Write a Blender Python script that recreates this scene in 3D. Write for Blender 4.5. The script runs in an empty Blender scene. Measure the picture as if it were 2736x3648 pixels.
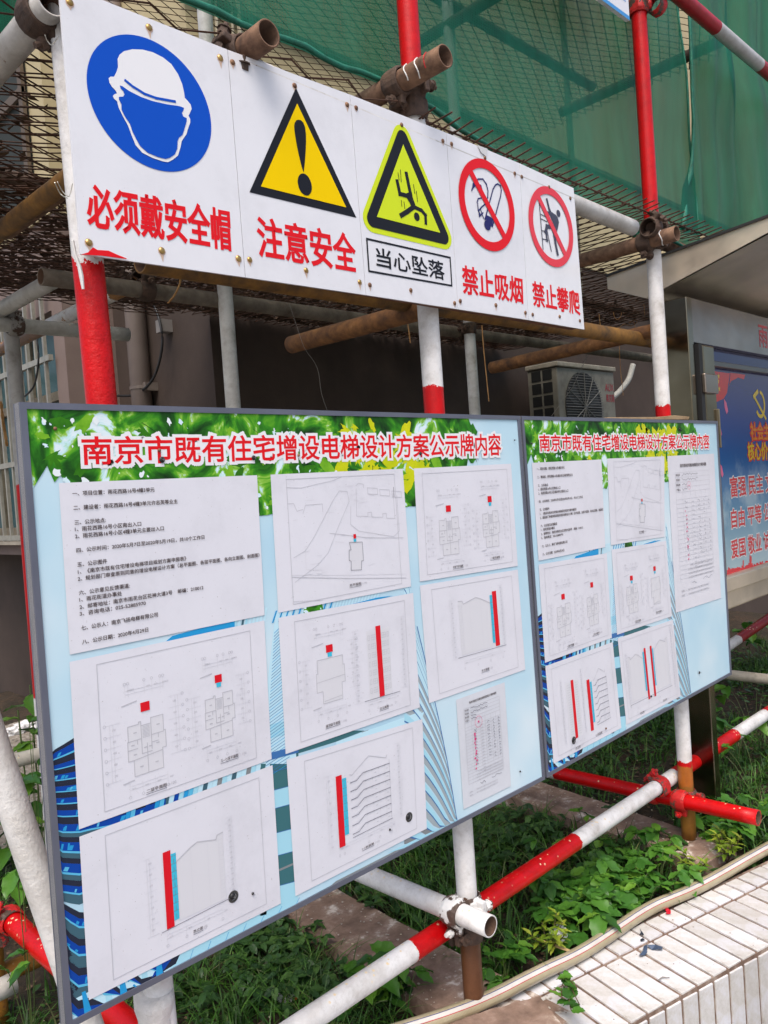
import bpy, bmesh, math, random
from mathutils import Vector, Matrix, noise as mnoise
from mathutils.geometry import tessellate_polygon
random.seed(7)
R_ = math.radians
scene = bpy.context.scene

# ------------------------------------------------------------------ camera, world, sun, exposure
F_PX = 2854.63
CR = ((0.7070, -0.7036, -0.0713), (-0.0711, 0.0297, -0.9970), (0.7036, 0.7100, -0.0290))
CROWS = None
CAM = Vector((0.0, -1.17, 0.0))
def _ortho():
    f = Vector(CR[2]).normalized(); r = Vector(CR[0]); r = (r - f * r.dot(f)).normalized(); d = f.cross(r)
    return r, d, f
CX, CY, CZ = _ortho()
cam_d = bpy.data.cameras.new('camera'); cam = bpy.data.objects.new('camera', cam_d)
scene.collection.objects.link(cam); scene.camera = cam
cam_d.sensor_fit = 'HORIZONTAL'; cam_d.sensor_width = 36.0; cam_d.lens = F_PX / 2736 * 36.0
cam_d.clip_start = 0.02; cam_d.clip_end = 500
M = Matrix.Identity(4)
for i in range(3):
    M[i][0] = CX[i]; M[i][1] = -CY[i]; M[i][2] = -CZ[i]; M[i][3] = CAM[i]
cam.matrix_world = M

SUN_EL, SUN_AZ = 60, 232          # azimuth of the sun measured clockwise from +Y
world = bpy.data.worlds.new('World'); scene.world = world; world.use_nodes = True
wn = world.node_tree; bg = wn.nodes['Background']
sky = wn.nodes.new('ShaderNodeTexSky'); sky.sky_type = 'NISHITA'; sky.sun_disc = False
sky.sun_elevation = R_(SUN_EL); sky.sun_rotation = R_(SUN_AZ); sky.air_density = 1.0; sky.dust_density = 5.0; sky.ozone_density = 1.0
wn.links.new(sky.outputs[0], bg.inputs[0]); bg.inputs[1].default_value = 0.15
sun_d = bpy.data.lights.new('sun', 'SUN'); sun = bpy.data.objects.new('sun', sun_d); scene.collection.objects.link(sun)
sun_d.energy = 1.15; sun_d.angle = R_(32); sun_d.color = (1.0, 0.97, 0.93)
sv = Vector((math.sin(R_(SUN_AZ)) * math.cos(R_(SUN_EL)), math.cos(R_(SUN_AZ)) * math.cos(R_(SUN_EL)), math.sin(R_(SUN_EL))))
sun.rotation_euler = sv.to_track_quat('Z', 'Y').to_euler()
scene.view_settings.view_transform = 'Standard'; scene.view_settings.look = 'None'
scene.view_settings.exposure = 0.64; scene.view_settings.gamma = 1.0

# ------------------------------------------------------------------ helpers
def ray(px, py):
    return CX * ((px - 1368) / F_PX) + CY * ((py - 1824) / F_PX) + CZ
def at(px, py, Y=None, X=None, Z=None):
    """pixel of the photograph -> point on the plane Y=.., X=.. or Z=.. of the place"""
    d = ray(px, py); ax, v = (1, Y) if Y is not None else ((0, X) if X is not None else (2, Z))
    return CAM + d * ((v - CAM[ax]) / d[ax])
def xz(px, py):
    p = at(px, py, Y=0.0); return (p.x, p.z)

def WM(o):
    m = o.matrix_basis.copy()
    if o.parent: m = WM(o.parent) @ o.matrix_parent_inverse @ m
    return m
def par(o, p):
    if p is not None:
        o.parent = p; o.matrix_parent_inverse = WM(p).inverted()
    return o
def link(o):
    scene.collection.objects.link(o); return o
def tag(o, label=None, cat=None, group=None, kind=None):
    if label: o['label'] = label
    if cat: o['category'] = cat
    if group: o['group'] = group
    if kind: o['kind'] = kind
    return o
def thing(name, loc, label, cat, group=None):
    o = link(bpy.data.objects.new(name, None)); o.location = loc; o.empty_display_size = 0.1
    return tag(o, label, cat, group)
def mesh_obj(name, verts, faces, m, parent=None, smooth=False, uvs=None, fm=None):
    me = bpy.data.meshes.new(name); me.from_pydata([tuple(v) for v in verts], [], faces); me.update()
    for x in (m if isinstance(m, (list, tuple)) else [m]): me.materials.append(x)
    if smooth: me.polygons.foreach_set('use_smooth', [True] * len(me.polygons))
    if fm: me.polygons.foreach_set('material_index', fm)
    if uvs:
        ul = me.uv_layers.new(name='uv')
        for l in me.loops: ul.data[l.index].uv = uvs[l.vertex_index]
    o = link(bpy.data.objects.new(name, me)); return par(o, parent)

class Geo:
    def __init__(s): s.v = []; s.f = []
    def box(s, x0, x1, y0, y1, z0, z1, mtx=None):
        b = len(s.v)
        for x in (x0, x1):
            for y in (y0, y1):
                for z in (z0, z1):
                    p = Vector((x, y, z)); s.v.append(mtx @ p if mtx else p)
        for q in ((0, 1, 3, 2), (4, 6, 7, 5), (0, 4, 5, 1), (2, 3, 7, 6), (0, 2, 6, 4), (1, 5, 7, 3)):
            s.f.append(tuple(b + i for i in q))
        return s
    def tube(s, pts, r, n=8, caps=True, twist=0.0):
        pts = [Vector(p) for p in pts]; b = len(s.v); N = len(pts)
        for i, p in enumerate(pts):
            t = (pts[min(i + 1, N - 1)] - pts[max(i - 1, 0)]).normalized()
            a = t.cross(Vector((0, 0, 1)))
            if a.length < 0.05: a = t.cross(Vector((0, 1, 0)))
            a.normalize(); c = t.cross(a); rr = r[i] if isinstance(r, (list, tuple)) else r
            for k in range(n):
                an = 2 * math.pi * k / n + twist; s.v.append(p + (a * math.cos(an) + c * math.sin(an)) * rr)
        for i in range(N - 1):
            for k in range(n):
                k2 = (k + 1) % n; s.f.append((b + i * n + k, b + i * n + k2, b + (i + 1) * n + k2, b + (i + 1) * n + k))
        if caps:
            s.f.append(tuple(b + k for k in reversed(range(n)))); s.f.append(tuple(b + (N - 1) * n + k for k in range(n)))
        return s
    def prism(s, poly, axis, a0, a1):
        """poly of 2D points extruded along axis 'X' (poly in y,z) or 'Y' (x,z) or 'Z' (x,y)"""
        b = len(s.v); n = len(poly)
        def P(p, a): return {'X': (a, p[0], p[1]), 'Y': (p[0], a, p[1]), 'Z': (p[0], p[1], a)}[axis]
        for a in (a0, a1):
            for p in poly: s.v.append(Vector(P(p, a)))
        for i in range(n):
            j = (i + 1) % n; s.f.append((b + i, b + j, b + n + j, b + n + i))
        for t in tessellate_polygon([[Vector((p[0], p[1], 0)) for p in poly]]):
            s.f.append(tuple(b + i for i in t)); s.f.append(tuple(b + n + i for i in reversed(t)))
        return s
    def build(s, name, m, parent=None, smooth=False, bevel=0, fix=True):
        o = mesh_obj(name, s.v, s.f, m, parent, smooth)
        if fix:
            bm = bmesh.new(); bm.from_mesh(o.data); bmesh.ops.recalc_face_normals(bm, faces=bm.faces); bm.to_mesh(o.data); bm.free()
        if bevel:
            md = o.modifiers.new('bevel', 'BEVEL'); md.width = bevel; md.segments = 2; md.limit_method = 'ANGLE'; md.angle_limit = R_(40)
        return o

# ---- materials
MATS = {}
def newmat(name):
    m = bpy.data.materials.new(name); m.use_nodes = True; nt = m.node_tree
    return m, nt, nt.nodes['Principled BSDF']
def N(nt, t, **kw):
    n = nt.nodes.new(t)
    for k, v in kw.items(): setattr(n, k, v)
    return n
def ramp(nt, stops, interp='LINEAR'):
    r = N(nt, 'ShaderNodeValToRGB'); r.color_ramp.interpolation = interp; e = r.color_ramp.elements
    while len(e) > 1: e.remove(e[-1])
    e[0].position = stops[0][0]; e[0].color = (*stops[0][1], 1)
    for p, c in stops[1:]:
        x = e.new(p); x.color = (*c, 1)
    return r
def noise(nt, scale, detail=4, rough=.6, src='Object', vec=None):
    n = N(nt, 'ShaderNodeTexNoise'); n.inputs['Scale'].default_value = scale; n.inputs['Detail'].default_value = detail; n.inputs['Roughness'].default_value = rough
    if vec is None:
        tc = N(nt, 'ShaderNodeTexCoord'); nt.links.new(tc.outputs[src], n.inputs['Vector'])
    else: nt.links.new(vec, n.inputs['Vector'])
    return n
def bump(nt, b, fac, strength=.3, dist=.002):
    n = N(nt, 'ShaderNodeBump'); n.inputs['Strength'].default_value = strength; n.inputs['Distance'].default_value = dist
    nt.links.new(fac, n.inputs['Height']); nt.links.new(n.outputs[0], b.inputs['Normal']); return n
def mix(nt, f, a, b, mode='MIX'):
    n = N(nt, 'ShaderNodeMix', data_type='RGBA', blend_type=mode)
    for sock, v in ((n.inputs[0], f), (n.inputs[6], a), (n.inputs[7], b)):
        if isinstance(v, (int, float)): sock.default_value = v
        elif isinstance(v, tuple): sock.default_value = (*v, 1)
        else: nt.links.new(v, sock)
    return n.outputs[2]
def flat(name, col, rough=.5, metal=0.0, spec=None, coat=0.0):
    if name in MATS: return MATS[name]
    m, nt, b = newmat(name); b.inputs['Base Color'].default_value = (*col, 1); b.inputs['Roughness'].default_value = rough
    b.inputs['Metallic'].default_value = metal; b.inputs['Specular IOR Level'].default_value = spec if spec is not None else (.18 if name.startswith('ink_') else .5)
    if coat: b.inputs['Coat Weight'].default_value = coat; b.inputs['Coat Roughness'].default_value = .08
    MATS[name] = m; return m
def rough_mat(name, stops, scale=8, rough=.8, bs=.4, bd=.004, detail=6, src='Object', metal=0.0, scale2=None):
    if name in MATS: return MATS[name]
    m, nt, b = newmat(name); n = noise(nt, scale, detail, .65, src); r = ramp(nt, stops)
    nt.links.new(n.outputs[0], r.inputs[0]); nt.links.new(r.outputs[0], b.inputs['Base Color'])
    b.inputs['Roughness'].default_value = rough; b.inputs['Metallic'].default_value = metal
    n2 = noise(nt, scale2 or scale * 5, 5, .7, src); bump(nt, b, n2.outputs[0], bs, bd)
    MATS[name] = m; return m

WHITE = (.74, .73, .72); RED = (.56, .001, .003); RUST = (.13, .055, .026); OCHRE = (.30, .135, .025); DKRUST = (.055, .033, .024); GREYW = (.42, .41, .39); BROWN = (.17, .085, .04)
def paint_mat(name, L, stops, wear=.25, wear_col=RUST, rough=.38, edge=.012, bs=.35):
    """scaffold tube paint: bands along the tube (local Z, metres), ragged brush edges, chips and orange-peel"""
    m, nt, b = newmat(name)
    tc = N(nt, 'ShaderNodeTexCoord'); sp = N(nt, 'ShaderNodeSeparateXYZ'); nt.links.new(tc.outputs['Object'], sp.inputs[0])
    nz = noise(nt, 55, 5, .7, vec=tc.outputs['Object'])
    a = N(nt, 'ShaderNodeMath', operation='SUBTRACT'); nt.links.new(nz.outputs[0], a.inputs[0]); a.inputs[1].default_value = .5
    s = N(nt, 'ShaderNodeMath', operation='MULTIPLY_ADD'); nt.links.new(a.outputs[0], s.inputs[0]); s.inputs[1].default_value = edge * 3; nt.links.new(sp.outputs[2], s.inputs[2])
    d = N(nt, 'ShaderNodeMath', operation='DIVIDE'); nt.links.new(s.outputs[0], d.inputs[0]); d.inputs[1].default_value = L
    r = ramp(nt, [(max(0, z / L), c) for z, c in stops], 'CONSTANT'); nt.links.new(d.outputs[0], r.inputs[0])
    # faint grime and slow tone change
    n2 = noise(nt, 9, 6, .7, vec=tc.outputs['Object']); r2 = ramp(nt, [(.3, (.66, .63, .59)), (.56, (1, 1, 1))]); nt.links.new(n2.outputs[0], r2.inputs[0])
    c0 = mix(nt, .8, r.outputs[0], r2.outputs[0], 'MULTIPLY'); n8 = noise(nt, 30, 7, .75, vec=tc.outputs['Object']); r8 = ramp(nt, [(.34, (.62, .58, .54)), (.5, (1, 1, 1)), (.7, (1.18, 1.14, 1.1))]); nt.links.new(n8.outputs[0], r8.inputs[0]); c1 = mix(nt, .45, c0, r8.outputs[0], 'MULTIPLY')
    # chips
    n3 = noise(nt, 34, 8, .75, vec=tc.outputs['Object']); r3 = ramp(nt, [(.0, (0, 0, 0)), (1 - .285 - wear * .30, (0, 0, 0)), (1 - .27 - wear * .30, (1, 1, 1))]); nt.links.new(n3.outputs[0], r3.inputs[0])
    n4 = noise(nt, 60, 4, .6, vec=tc.outputs['Object']); r4 = ramp(nt, [(.3, tuple(x * .6 for x in wear_col)), (.7, tuple(min(1, x * 1.7) for x in wear_col))]); nt.links.new(n4.outputs[0], r4.inputs[0])
    c2 = mix(nt, r3.outputs[0], c1, r4.outputs[0])
    # cream plaster flecks lying on upward faces
    vo = N(nt, 'ShaderNodeTexVoronoi'); vo.inputs['Scale'].default_value = 60; nt.links.new(tc.outputs['Object'], vo.inputs['Vector']); rv = ramp(nt, [(0, (1, 1, 1)), (.17, (1, 1, 1)), (.21, (0, 0, 0))]); nt.links.new(vo.outputs['Distance'], rv.inputs[0])
    n7 = noise(nt, 11, 3, .6, vec=tc.outputs['Object']); r7 = ramp(nt, [(.44, (0, 0, 0)), (.54, (1, 1, 1))]); nt.links.new(n7.outputs[0], r7.inputs[0])
    ge_ = N(nt, 'ShaderNodeNewGeometry'); sz = N(nt, 'ShaderNodeSeparateXYZ'); nt.links.new(ge_.outputs['Normal'], sz.inputs[0]); mz = N(nt, 'ShaderNodeMapRange'); nt.links.new(sz.outputs[2], mz.inputs[0]); mz.inputs[1].default_value = .15; mz.inputs[2].default_value = .6
    f1 = N(nt, 'ShaderNodeMath', operation='MULTIPLY'); nt.links.new(rv.outputs[0], f1.inputs[0]); nt.links.new(r7.outputs[0], f1.inputs[1]); f2 = N(nt, 'ShaderNodeMath', operation='MULTIPLY'); nt.links.new(f1.outputs[0], f2.inputs[0]); nt.links.new(mz.outputs[0], f2.inputs[1])
    c3 = mix(nt, f2.outputs[0], c2, (.74, .60, .36))
    nt.links.new(c3, b.inputs['Base Color']); b.inputs['Specular IOR Level'].default_value = .32
    rr = N(nt, 'ShaderNodeMapRange'); nt.links.new(r3.outputs[0], rr.inputs[0]); rr.inputs[3].default_value = rough; rr.inputs[4].default_value = .85; nt.links.new(rr.outputs[0], b.inputs['Roughness'])
    n5 = noise(nt, 130, 4, .65, vec=tc.outputs['Object'])
    mx = N(nt, 'ShaderNodeMath', operation='MULTIPLY_ADD'); nt.links.new(r3.outputs[0], mx.inputs[0]); mx.inputs[1].default_value = -.6; nt.links.new(n5.outputs[0], mx.inputs[2])
    bump(nt, b, mx.outputs[0], bs, .0016)
    return m
inner_rust = rough_mat('tube_inside_rust', [(.3, (.05, .03, .02)), (.7, (.14, .075, .045))], 20, .9)

class Tube: pass
def tube(parent, name, p0, p1, stops=None, r=.02415, label=None, wear=.25, wear_col=RUST, mat=None, hollow=True, edge=.012, rough=.38, bs=.35, n=28):
    p0 = Vector(p0); p1 = Vector(p1); L = (p1 - p0).length; ri = r - .0032
    V = []; F = []; FM = []; rings = max(2, int(L / .05))
    for i in range(rings + 1):
        z = L * i / rings
        for k in range(n):
            a = 2 * math.pi * k / n; V.append((r * math.cos(a), r * math.sin(a), z))
    for i in range(rings):
        for k in range(n):
            k2 = (k + 1) % n; F.append((i * n + k, i * n + k2, (i + 1) * n + k2, (i + 1) * n + k)); FM.append(0)
    for (z, zi, base, flip) in ((0, .12, 0, True), (L, L - .12, rings * n, False)):
        b = len(V)
        for k in range(n): a = 2 * math.pi * k / n; V.append((ri * math.cos(a), ri * math.sin(a), z))
        for k in range(n): a = 2 * math.pi * k / n; V.append((ri * math.cos(a), ri * math.sin(a), zi))
        V.append((0, 0, zi)); c = len(V) - 1
        for k in range(n):
            k2 = (k + 1) % n
            q = [(base + k, b + k, b + k2, base + k2), (b + k, b + n + k, b + n + k2, b + k2), (b + n + k, c, b + n + k2)]
            for j, f in enumerate(q): F.append(f if flip else tuple(reversed(f))); FM.append(0 if j == 0 else 1)
    m = mat or paint_mat('paint_' + name, L, stops, wear, wear_col, rough, edge, bs)
    me = bpy.data.meshes.new(name); me.from_pydata(V, [], F); me.materials.append(m); me.materials.append(inner_rust)
    me.polygons.foreach_set('material_index', FM); me.polygons.foreach_set('use_smooth', [len(f) == 4 for f in F])
    o = link(bpy.data.objects.new(name, me)); o.matrix_basis = Matrix.Translation(p0) @ (p1 - p0).to_track_quat('Z', 'X').to_matrix().to_4x4()
    par(o, parent)
    if label: o['label'] = label
    return o

def cover(col, n2col=DKRUST, name='x', th=.52):
    return rough_mat('coupler_' + name, [(0, n2col), (th - .02, tuple(c * 1.5 for c in n2col)), (th + .02, col), (1, col)], 26, .5, .6, .003)
CPL = {'rust': rough_mat('coupler_rust', [(.3, (.035, .022, .016)), (.55, (.085, .05, .034)), (.8, (.16, .09, .055))], 30, .75, .6, .003),
       'white': cover((.72, .71, .69), DKRUST, 'white', .53), 'red': cover((.5, .012, .012), DKRUST, 'red', .46), 'grey': cover((.32, .31, .29), DKRUST, 'grey', .46)}
def coupler(parent, c1, d1, c2, d2, kind='rust', label=None):
    """forged swivel coupler: two hinged clamp bands round two tubes, saddle between them, two T-bolts with nuts"""
    c1 = Vector(c1); c2 = Vector(c2); d1 = Vector(d1).normalized(); d2 = Vector(d2).normalized()
    g = Geo(); mid = (c1 + c2) / 2; ax = (c2 - c1).normalized() if (c2 - c1).length > 1e-4 else Vector((0, 1, 0))
    m = CPL[kind]
    def band(c, d, w, r0=.0262, r1=.0315):
        a = d.cross(ax)
        if a.length < .1: a = d.orthogonal()
        a.normalize(); e = d.cross(a).normalized(); n = 18; b = len(g.v)
        for i in range(n):
            an = 2 * math.pi * i / n; o = a * math.cos(an) + e * math.sin(an)
            rr = r1 + (.0035 if abs(math.cos(an)) > .85 else 0) + .0012 * math.sin(5 * an)
            for (rad, t) in ((r0, -w), (r1 - .002, -w * 1.05), (rr, -w * .6), (rr, w * .6), (r1 - .002, w * 1.05), (r0, w)):
                g.v.append(c + o * rad + d * t)
        for i in range(n):
            j = (i + 1) % n
            for k in range(5): g.f.append((b + i * 6 + k, b + j * 6 + k, b + j * 6 + k + 1, b + i * 6 + k + 1))
        return a, e
    fr = [band(c1, d1, .023), band(c2, d2, .023)]
    g.tube([c1 + ax * .02, c2 - ax * .02], .019, 10)
    o = g.build('coupler', m, parent, smooth=False)
    if label: o['label'] = label
    md = o.modifiers.new('b', 'BEVEL'); md.width = .0015; md.segments = 1; md.limit_method = 'ANGLE'
    for (c, d, (a, e), sg) in ((c1, d1, fr[0], 1), (c2, d2, fr[1], -1)):
        for side in (1,):
            h = Geo(); base = c + a * (.041 * sg)
            h.box(-.014, .014, -.02, .02, -.007, .007, Matrix.Translation(c + a * sg * .036) @ Matrix((a, d, e)).transposed().to_4x4())
            h.build('lug', m, o, bevel=.003)
            q = Geo(); q.tube([base - e * .034, base + e * .036], .0052, 8); q.tube([base + e * .010, base + e * .021], .0115, 6); q.tube([base - e * .024, base - e * .014], .0105, 6)
            q.tube([base + e * .0215, base + e * .0235], .0135, 12)
            q.build('bolt', m, o)
    return o

# ================================================================== FLAT PRINT (thin inks on boards)
class Ink:
    """flat printed shapes in the plane of a board (x,z), a hair in front of it"""
    def __init__(s, y, cyc=89, step=1.7e-6): s.y = y; s.v = []; s.f = []; s.k = 0; s.cyc = cyc; s.step = step
    def _y(s): s.k += 1; return s.y - (s.k % s.cyc) * s.step
    def poly(s, pts):
        y = s._y(); b = len(s.v)
        for t in tessellate_polygon([[Vector((p[0], p[1], 0)) for p in pts]]):
            s.f.append(tuple(b + i for i in t))
        for p in pts: s.v.append((p[0], y, p[1]))
        return s
    def line(s, pts, w, closed=False):
        pts = list(pts) + ([pts[0]] if closed else [])
        for a, c in zip(pts, pts[1:]):
            d = Vector((c[0] - a[0], c[1] - a[1]))
            if d.length < 1e-6: continue
            d.normalize(); nx, nz = -d.y * w / 2, d.x * w / 2; ex, ez = d.x * w / 2, d.y * w / 2
            y = s._y(); b = len(s.v)
            s.v += [(a[0] + nx - ex, y, a[1] + nz - ez), (c[0] + nx + ex, y, c[1] + nz + ez), (c[0] - nx + ex, y, c[1] - nz + ez), (a[0] - nx - ex, y, a[1] - nz - ez)]
            s.f.append((b, b + 1, b + 2, b + 3))
        return s
    def disc(s, c, r, n=16, rz=None):
        return s.poly([(c[0] + r * math.cos(2 * math.pi * i / n), c[1] + (rz or r) * math.sin(2 * math.pi * i / n)) for i in range(n)])
    def ring(s, c, r0, r1, n=64):
        y = s._y(); b = len(s.v)
        for i in range(n):
            a = 2 * math.pi * i / n; s.v += [(c[0] + r0 * math.cos(a), y, c[1] + r0 * math.sin(a)), (c[0] + r1 * math.cos(a), y, c[1] + r1 * math.sin(a))]
        for i in range(n):
            j = (i + 1) % n; s.f.append((b + 2 * i, b + 2 * j, b + 2 * j + 1, b + 2 * i + 1))
        return s
    def text(s, string, TL, TR, BR, BL, bold=0.0, outline=0.0):
        V, T, (x0, x1, z0, z1), E = glyphs(string, 0.0); y = s._y(); b = len(s.v)
        def P(v):
            a = (v[0] - x0) / (x1 - x0); t = 1 - (v[1] - z0) / (z1 - z0)
            return tuple((1 - a) * (1 - t) * TL[i] + a * (1 - t) * TR[i] + a * t * BR[i] + (1 - a) * t * BL[i] for i in (0, 1))
        Q = [P(v) for v in V]
        for q in Q: s.v.append((q[0], y, q[1]))
        for t in T: s.f.append(tuple(b + i for i in t))
        if bold:
            em = (abs(TL[1] - BL[1]) / max(z1 - z0, .3)) ; outline = max(outline, 0) or bold * 1.25 * em
        if outline:
            for (i, j) in E: s.line([Q[i], Q[j]], outline)
            for i in {e[0] for e in E}: s.disc(Q[i], outline / 2, 8)
        return s
    def build(s, name, m, parent):
        if not s.f: return None
        return mesh_obj(name, s.v, s.f, m, parent)
_gc = {}
def glyphs(string, bold=0.0):
    k = (string, bold)
    if k in _gc: return _gc[k]
    c = bpy.data.curves.new('t', 'FONT'); c.body = string; c.size = 1; c.offset = bold; c.resolution_u = 3
    o = bpy.data.objects.new('t', c); scene.collection.objects.link(o)
    dg = bpy.context.evaluated_depsgraph_get(); me = bpy.data.meshes.new_from_object(o.evaluated_get(dg))
    V = [(v.co.x, v.co.y) for v in me.vertices]; T = [tuple(p.vertices) for p in me.polygons]
    cnt = {}
    for p in T:
        for i in range(len(p)):
            e = tuple(sorted((p[i], p[(i + 1) % len(p)]))); cnt[e] = cnt.get(e, 0) + 1
    E = [e for e, n in cnt.items() if n == 1]
    bpy.data.objects.remove(o); bpy.data.curves.remove(c); bpy.data.meshes.remove(me)
    xs = [v[0] for v in V]; zs = [v[1] for v in V]
    # text box: full em height so that punctuation keeps its place
    _gc[k] = (V, T, (min(xs), max(xs), min(zs), max(zs)), E); return _gc[k]

ink_red = flat('ink_red', (.72, .008, .014), .35); ink_black = flat('ink_black', (.012, .012, .016), .35); ink_blue = flat('ink_blue', (.003, .075, .50), .3)
ink_yellow = flat('ink_yellow', (.86, .58, .0), .4, 0, .06); ink_lime = flat('ink_lime', (.60, .72, .015), .3); ink_white = flat('ink_white', (.78, .78, .80), .3)
ink_text = flat('ink_text', (.05, .03, .03), .4); ink_line = flat('ink_line', (.50, .50, .54), .4); ink_line_dark = flat('ink_line_dark', (.20, .20, .24), .4)
ink_faint = flat('ink_faint', (.63, .63, .67), .4); ink_shade = flat('ink_shade', (.655, .655, .69), .4); ink_cyan = flat('ink_cyan', (.05, .48, .66), .4)
ink_navy = flat('ink_navy', (.02, .02, .12), .35); ink_pink = flat('ink_pink', (.75, .05, .22), .5); ink_palepink = flat('ink_palepink', (.75, .42, .52), .5)
ink_bar = flat('ink_bar', (.66, .008, .018), .4)
ink_sheenred = flat('ink_sheen_red', (.72, .05, .07), .2); ink_sheenblack = flat('ink_sheen_black', (.06, .06, .09), .2)  # paler inks paint in the glossy reflection washing over the print

def board_white(name, col=(.74, .74, .77), rough=.22):
    if name in MATS: return MATS[name]
    m, nt, b = newmat(name); n = noise(nt, 6, 6, .7); r = ramp(nt, [(.28, tuple(c * .90 for c in col)), (.5, col), (.7, tuple(c * 1.03 for c in col))]); nt.links.new(n.outputs[0], r.inputs[0])
    n3 = noise(nt, 260, 3, .6); r3 = ramp(nt, [(.0, (1, 1, 1)), (.70, (1, 1, 1)), (.75, (.5, .45, .42))]); nt.links.new(n3.outputs[0], r3.inputs[0])
    nt.links.new(mix(nt, .8, r.outputs[0], r3.outputs[0], 'MULTIPLY'), b.inputs['Base Color'])
    b.inputs['Roughness'].default_value = rough; n2 = noise(nt, 7, 2); bump(nt, b, n2.outputs[0], .12, .004); MATS[name] = m; return m

# ================================================================== SETTING : ground
GZ = -1.285
def ground_mat():
    m, nt, b = newmat('soil'); n = noise(nt, 3.5, 8, .7); n2 = noise(nt, 38, 8, .75); v = N(nt, 'ShaderNodeTexVoronoi'); v.inputs['Scale'].default_value = 60
    tc = N(nt, 'ShaderNodeTexCoord'); nt.links.new(tc.outputs['Object'], v.inputs['Vector'])
    r = ramp(nt, [(.28, (.018, .016, .009)), (.5, (.05, .034, .02)), (.72, (.12, .075, .045))]); nt.links.new(n2.outputs[0], r.inputs[0])
    r2 = ramp(nt, [(.35, (.45, .52, .34)), (.65, (1.15, 1, .9))]); nt.links.new(n.outputs[0], r2.inputs[0])
    nt.links.new(mix(nt, 1, r.outputs[0], r2.outputs[0], 'MULTIPLY'), b.inputs['Base Color']); b.inputs['Roughness'].default_value = .95
    bump(nt, b, n2.outputs[0], 1, .02); return m
GV = []; GF = []; nx, ny = 110, 80
X0, X1, Y0, Y1 = -1.2, 7.0, -1.0, 5.0
def kside(x, y):     # signed distance to the back edge of the tiled kerb, positive on the planted side
    return (x - KO.x) * -KV.x + (y - KO.y) * -KV.y
KU = Vector((math.cos(R_(-14.5)), math.sin(R_(-14.5)), 0)); KV = Vector((math.sin(R_(-14.5)), -math.cos(R_(-14.5)), 0)); KO = Vector((1.7533, -.0783, -1.25))
def gz(x, y):
    h = mnoise.noise(Vector((x * 2.2, y * 2.2, 0))) * .018 + mnoise.noise(Vector((x * 9, y * 9, 3))) * .009
    k = kside(x, y)
    z = GZ + h
    if k < .02: z = GZ - .5
    return z
for j in range(ny + 1):
    for i in range(nx + 1):
        x = X0 + (X1 - X0) * i / nx; y = Y0 + (Y1 - Y0) * j / ny; GV.append((x, y, gz(x, y)))
for j in range(ny):
    for i in range(nx):
        a = j * (nx + 1) + i; GF.append((a, a + 1, a + nx + 2, a + nx + 1))
soil = ground_mat()
g = mesh_obj('planted_soil', GV, GF, soil, smooth=True); tag(g, kind='structure')
paving = rough_mat('street_concrete', [(.3, (.16, .155, .145)), (.7, (.26, .25, .235))], 3, .9, .4, .004)
o = mesh_obj('ground', [(-200, -200, -1.79), (200, -200, -1.79), (200, 200, -1.79), (-200, 200, -1.79)], [(0, 1, 2, 3)], paving); tag(o, kind='structure')

# ---- tiled kerb of the planter
kerb = thing('planter_kerb', KO, 'low planter wall faced with long white glazed tiles and brown joints beside the hose', 'kerb'); kerb['kind'] = 'structure'
del kerb['category']
KM = Matrix((KU, -KV, Vector((0, 0, 1)))).transposed().to_4x4(); KM.translation = KO     # local x along, y to planted side, z up
core_m = rough_mat('tile_mortar', [(.3, (.11, .065, .045)), (.5, (.20, .13, .095)), (.75, (.40, .33, .27))], 30, .95, .6, .003)
gk = Geo(); gk.box(-2.6, 3.4, -.1925, .086, -.56, -.0045, KM)
gk.build('mortar_core', core_m, kerb)
def tile_mat(i, a, b2):
    m, nt, b = newmat('tile_glaze_%s' % 'abc'[i]); n = noise(nt, 14, 8, .75, 'Object'); r = ramp(nt, [(.33, (.40, .32, .24)), (.40, tuple(q * .9 for q in a)), (.46, a), (.6, b2)]); nt.links.new(n.outputs[0], r.inputs[0])
    oi = N(nt, 'ShaderNodeObjectInfo'); r5 = ramp(nt, [(0, (.80, .79, .77)), (.6, (1, 1, 1))]); nt.links.new(oi.outputs['Random'], r5.inputs[0])
    nt.links.new(mix(nt, 1, r.outputs[0], r5.outputs[0], 'MULTIPLY'), b.inputs['Base Color']); b.inputs['Roughness'].default_value = .3
    n2 = noise(nt, 5, 3); bump(nt, b, n2.outputs[0], .3, .003); return m
TM = [tile_mat(0, (.62, .60, .57), (.71, .71, .745)), tile_mat(1, (.55, .53, .49), (.66, .64, .63))]
def tile_mesh(w, d, t, jit):
    gg = Geo(); gg.box(-w / 2, w / 2, -d / 2, d / 2, -t, 0); bm = bmesh.new()
    me = bpy.data.meshes.new('tile'); me.from_pydata([tuple(v) for v in gg.v], [], gg.f); bm.from_mesh(me)
    bmesh.ops.recalc_face_normals(bm, faces=bm.faces)
    bmesh.ops.bevel(bm, geom=[e for e in bm.edges], offset=.0012, segments=1, affect='EDGES')
    for v in bm.verts: v.co += Vector((random.uniform(-1, 1), random.uniform(-1, 1), 0)) * jit
    bm.to_mesh(me); bm.free(); me.materials.append(TM[0]); return me
PT = .0575
tl = [tile_mesh(PT - .0085, .186, .006, .0006) for _ in range(3)]; ts = [tile_mesh(PT - .0085, .066, .006, .0008) for _ in range(3)]; tb = [tile_mesh(PT - .0085, .186, .006, .0006) for _ in range(2)]
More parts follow.
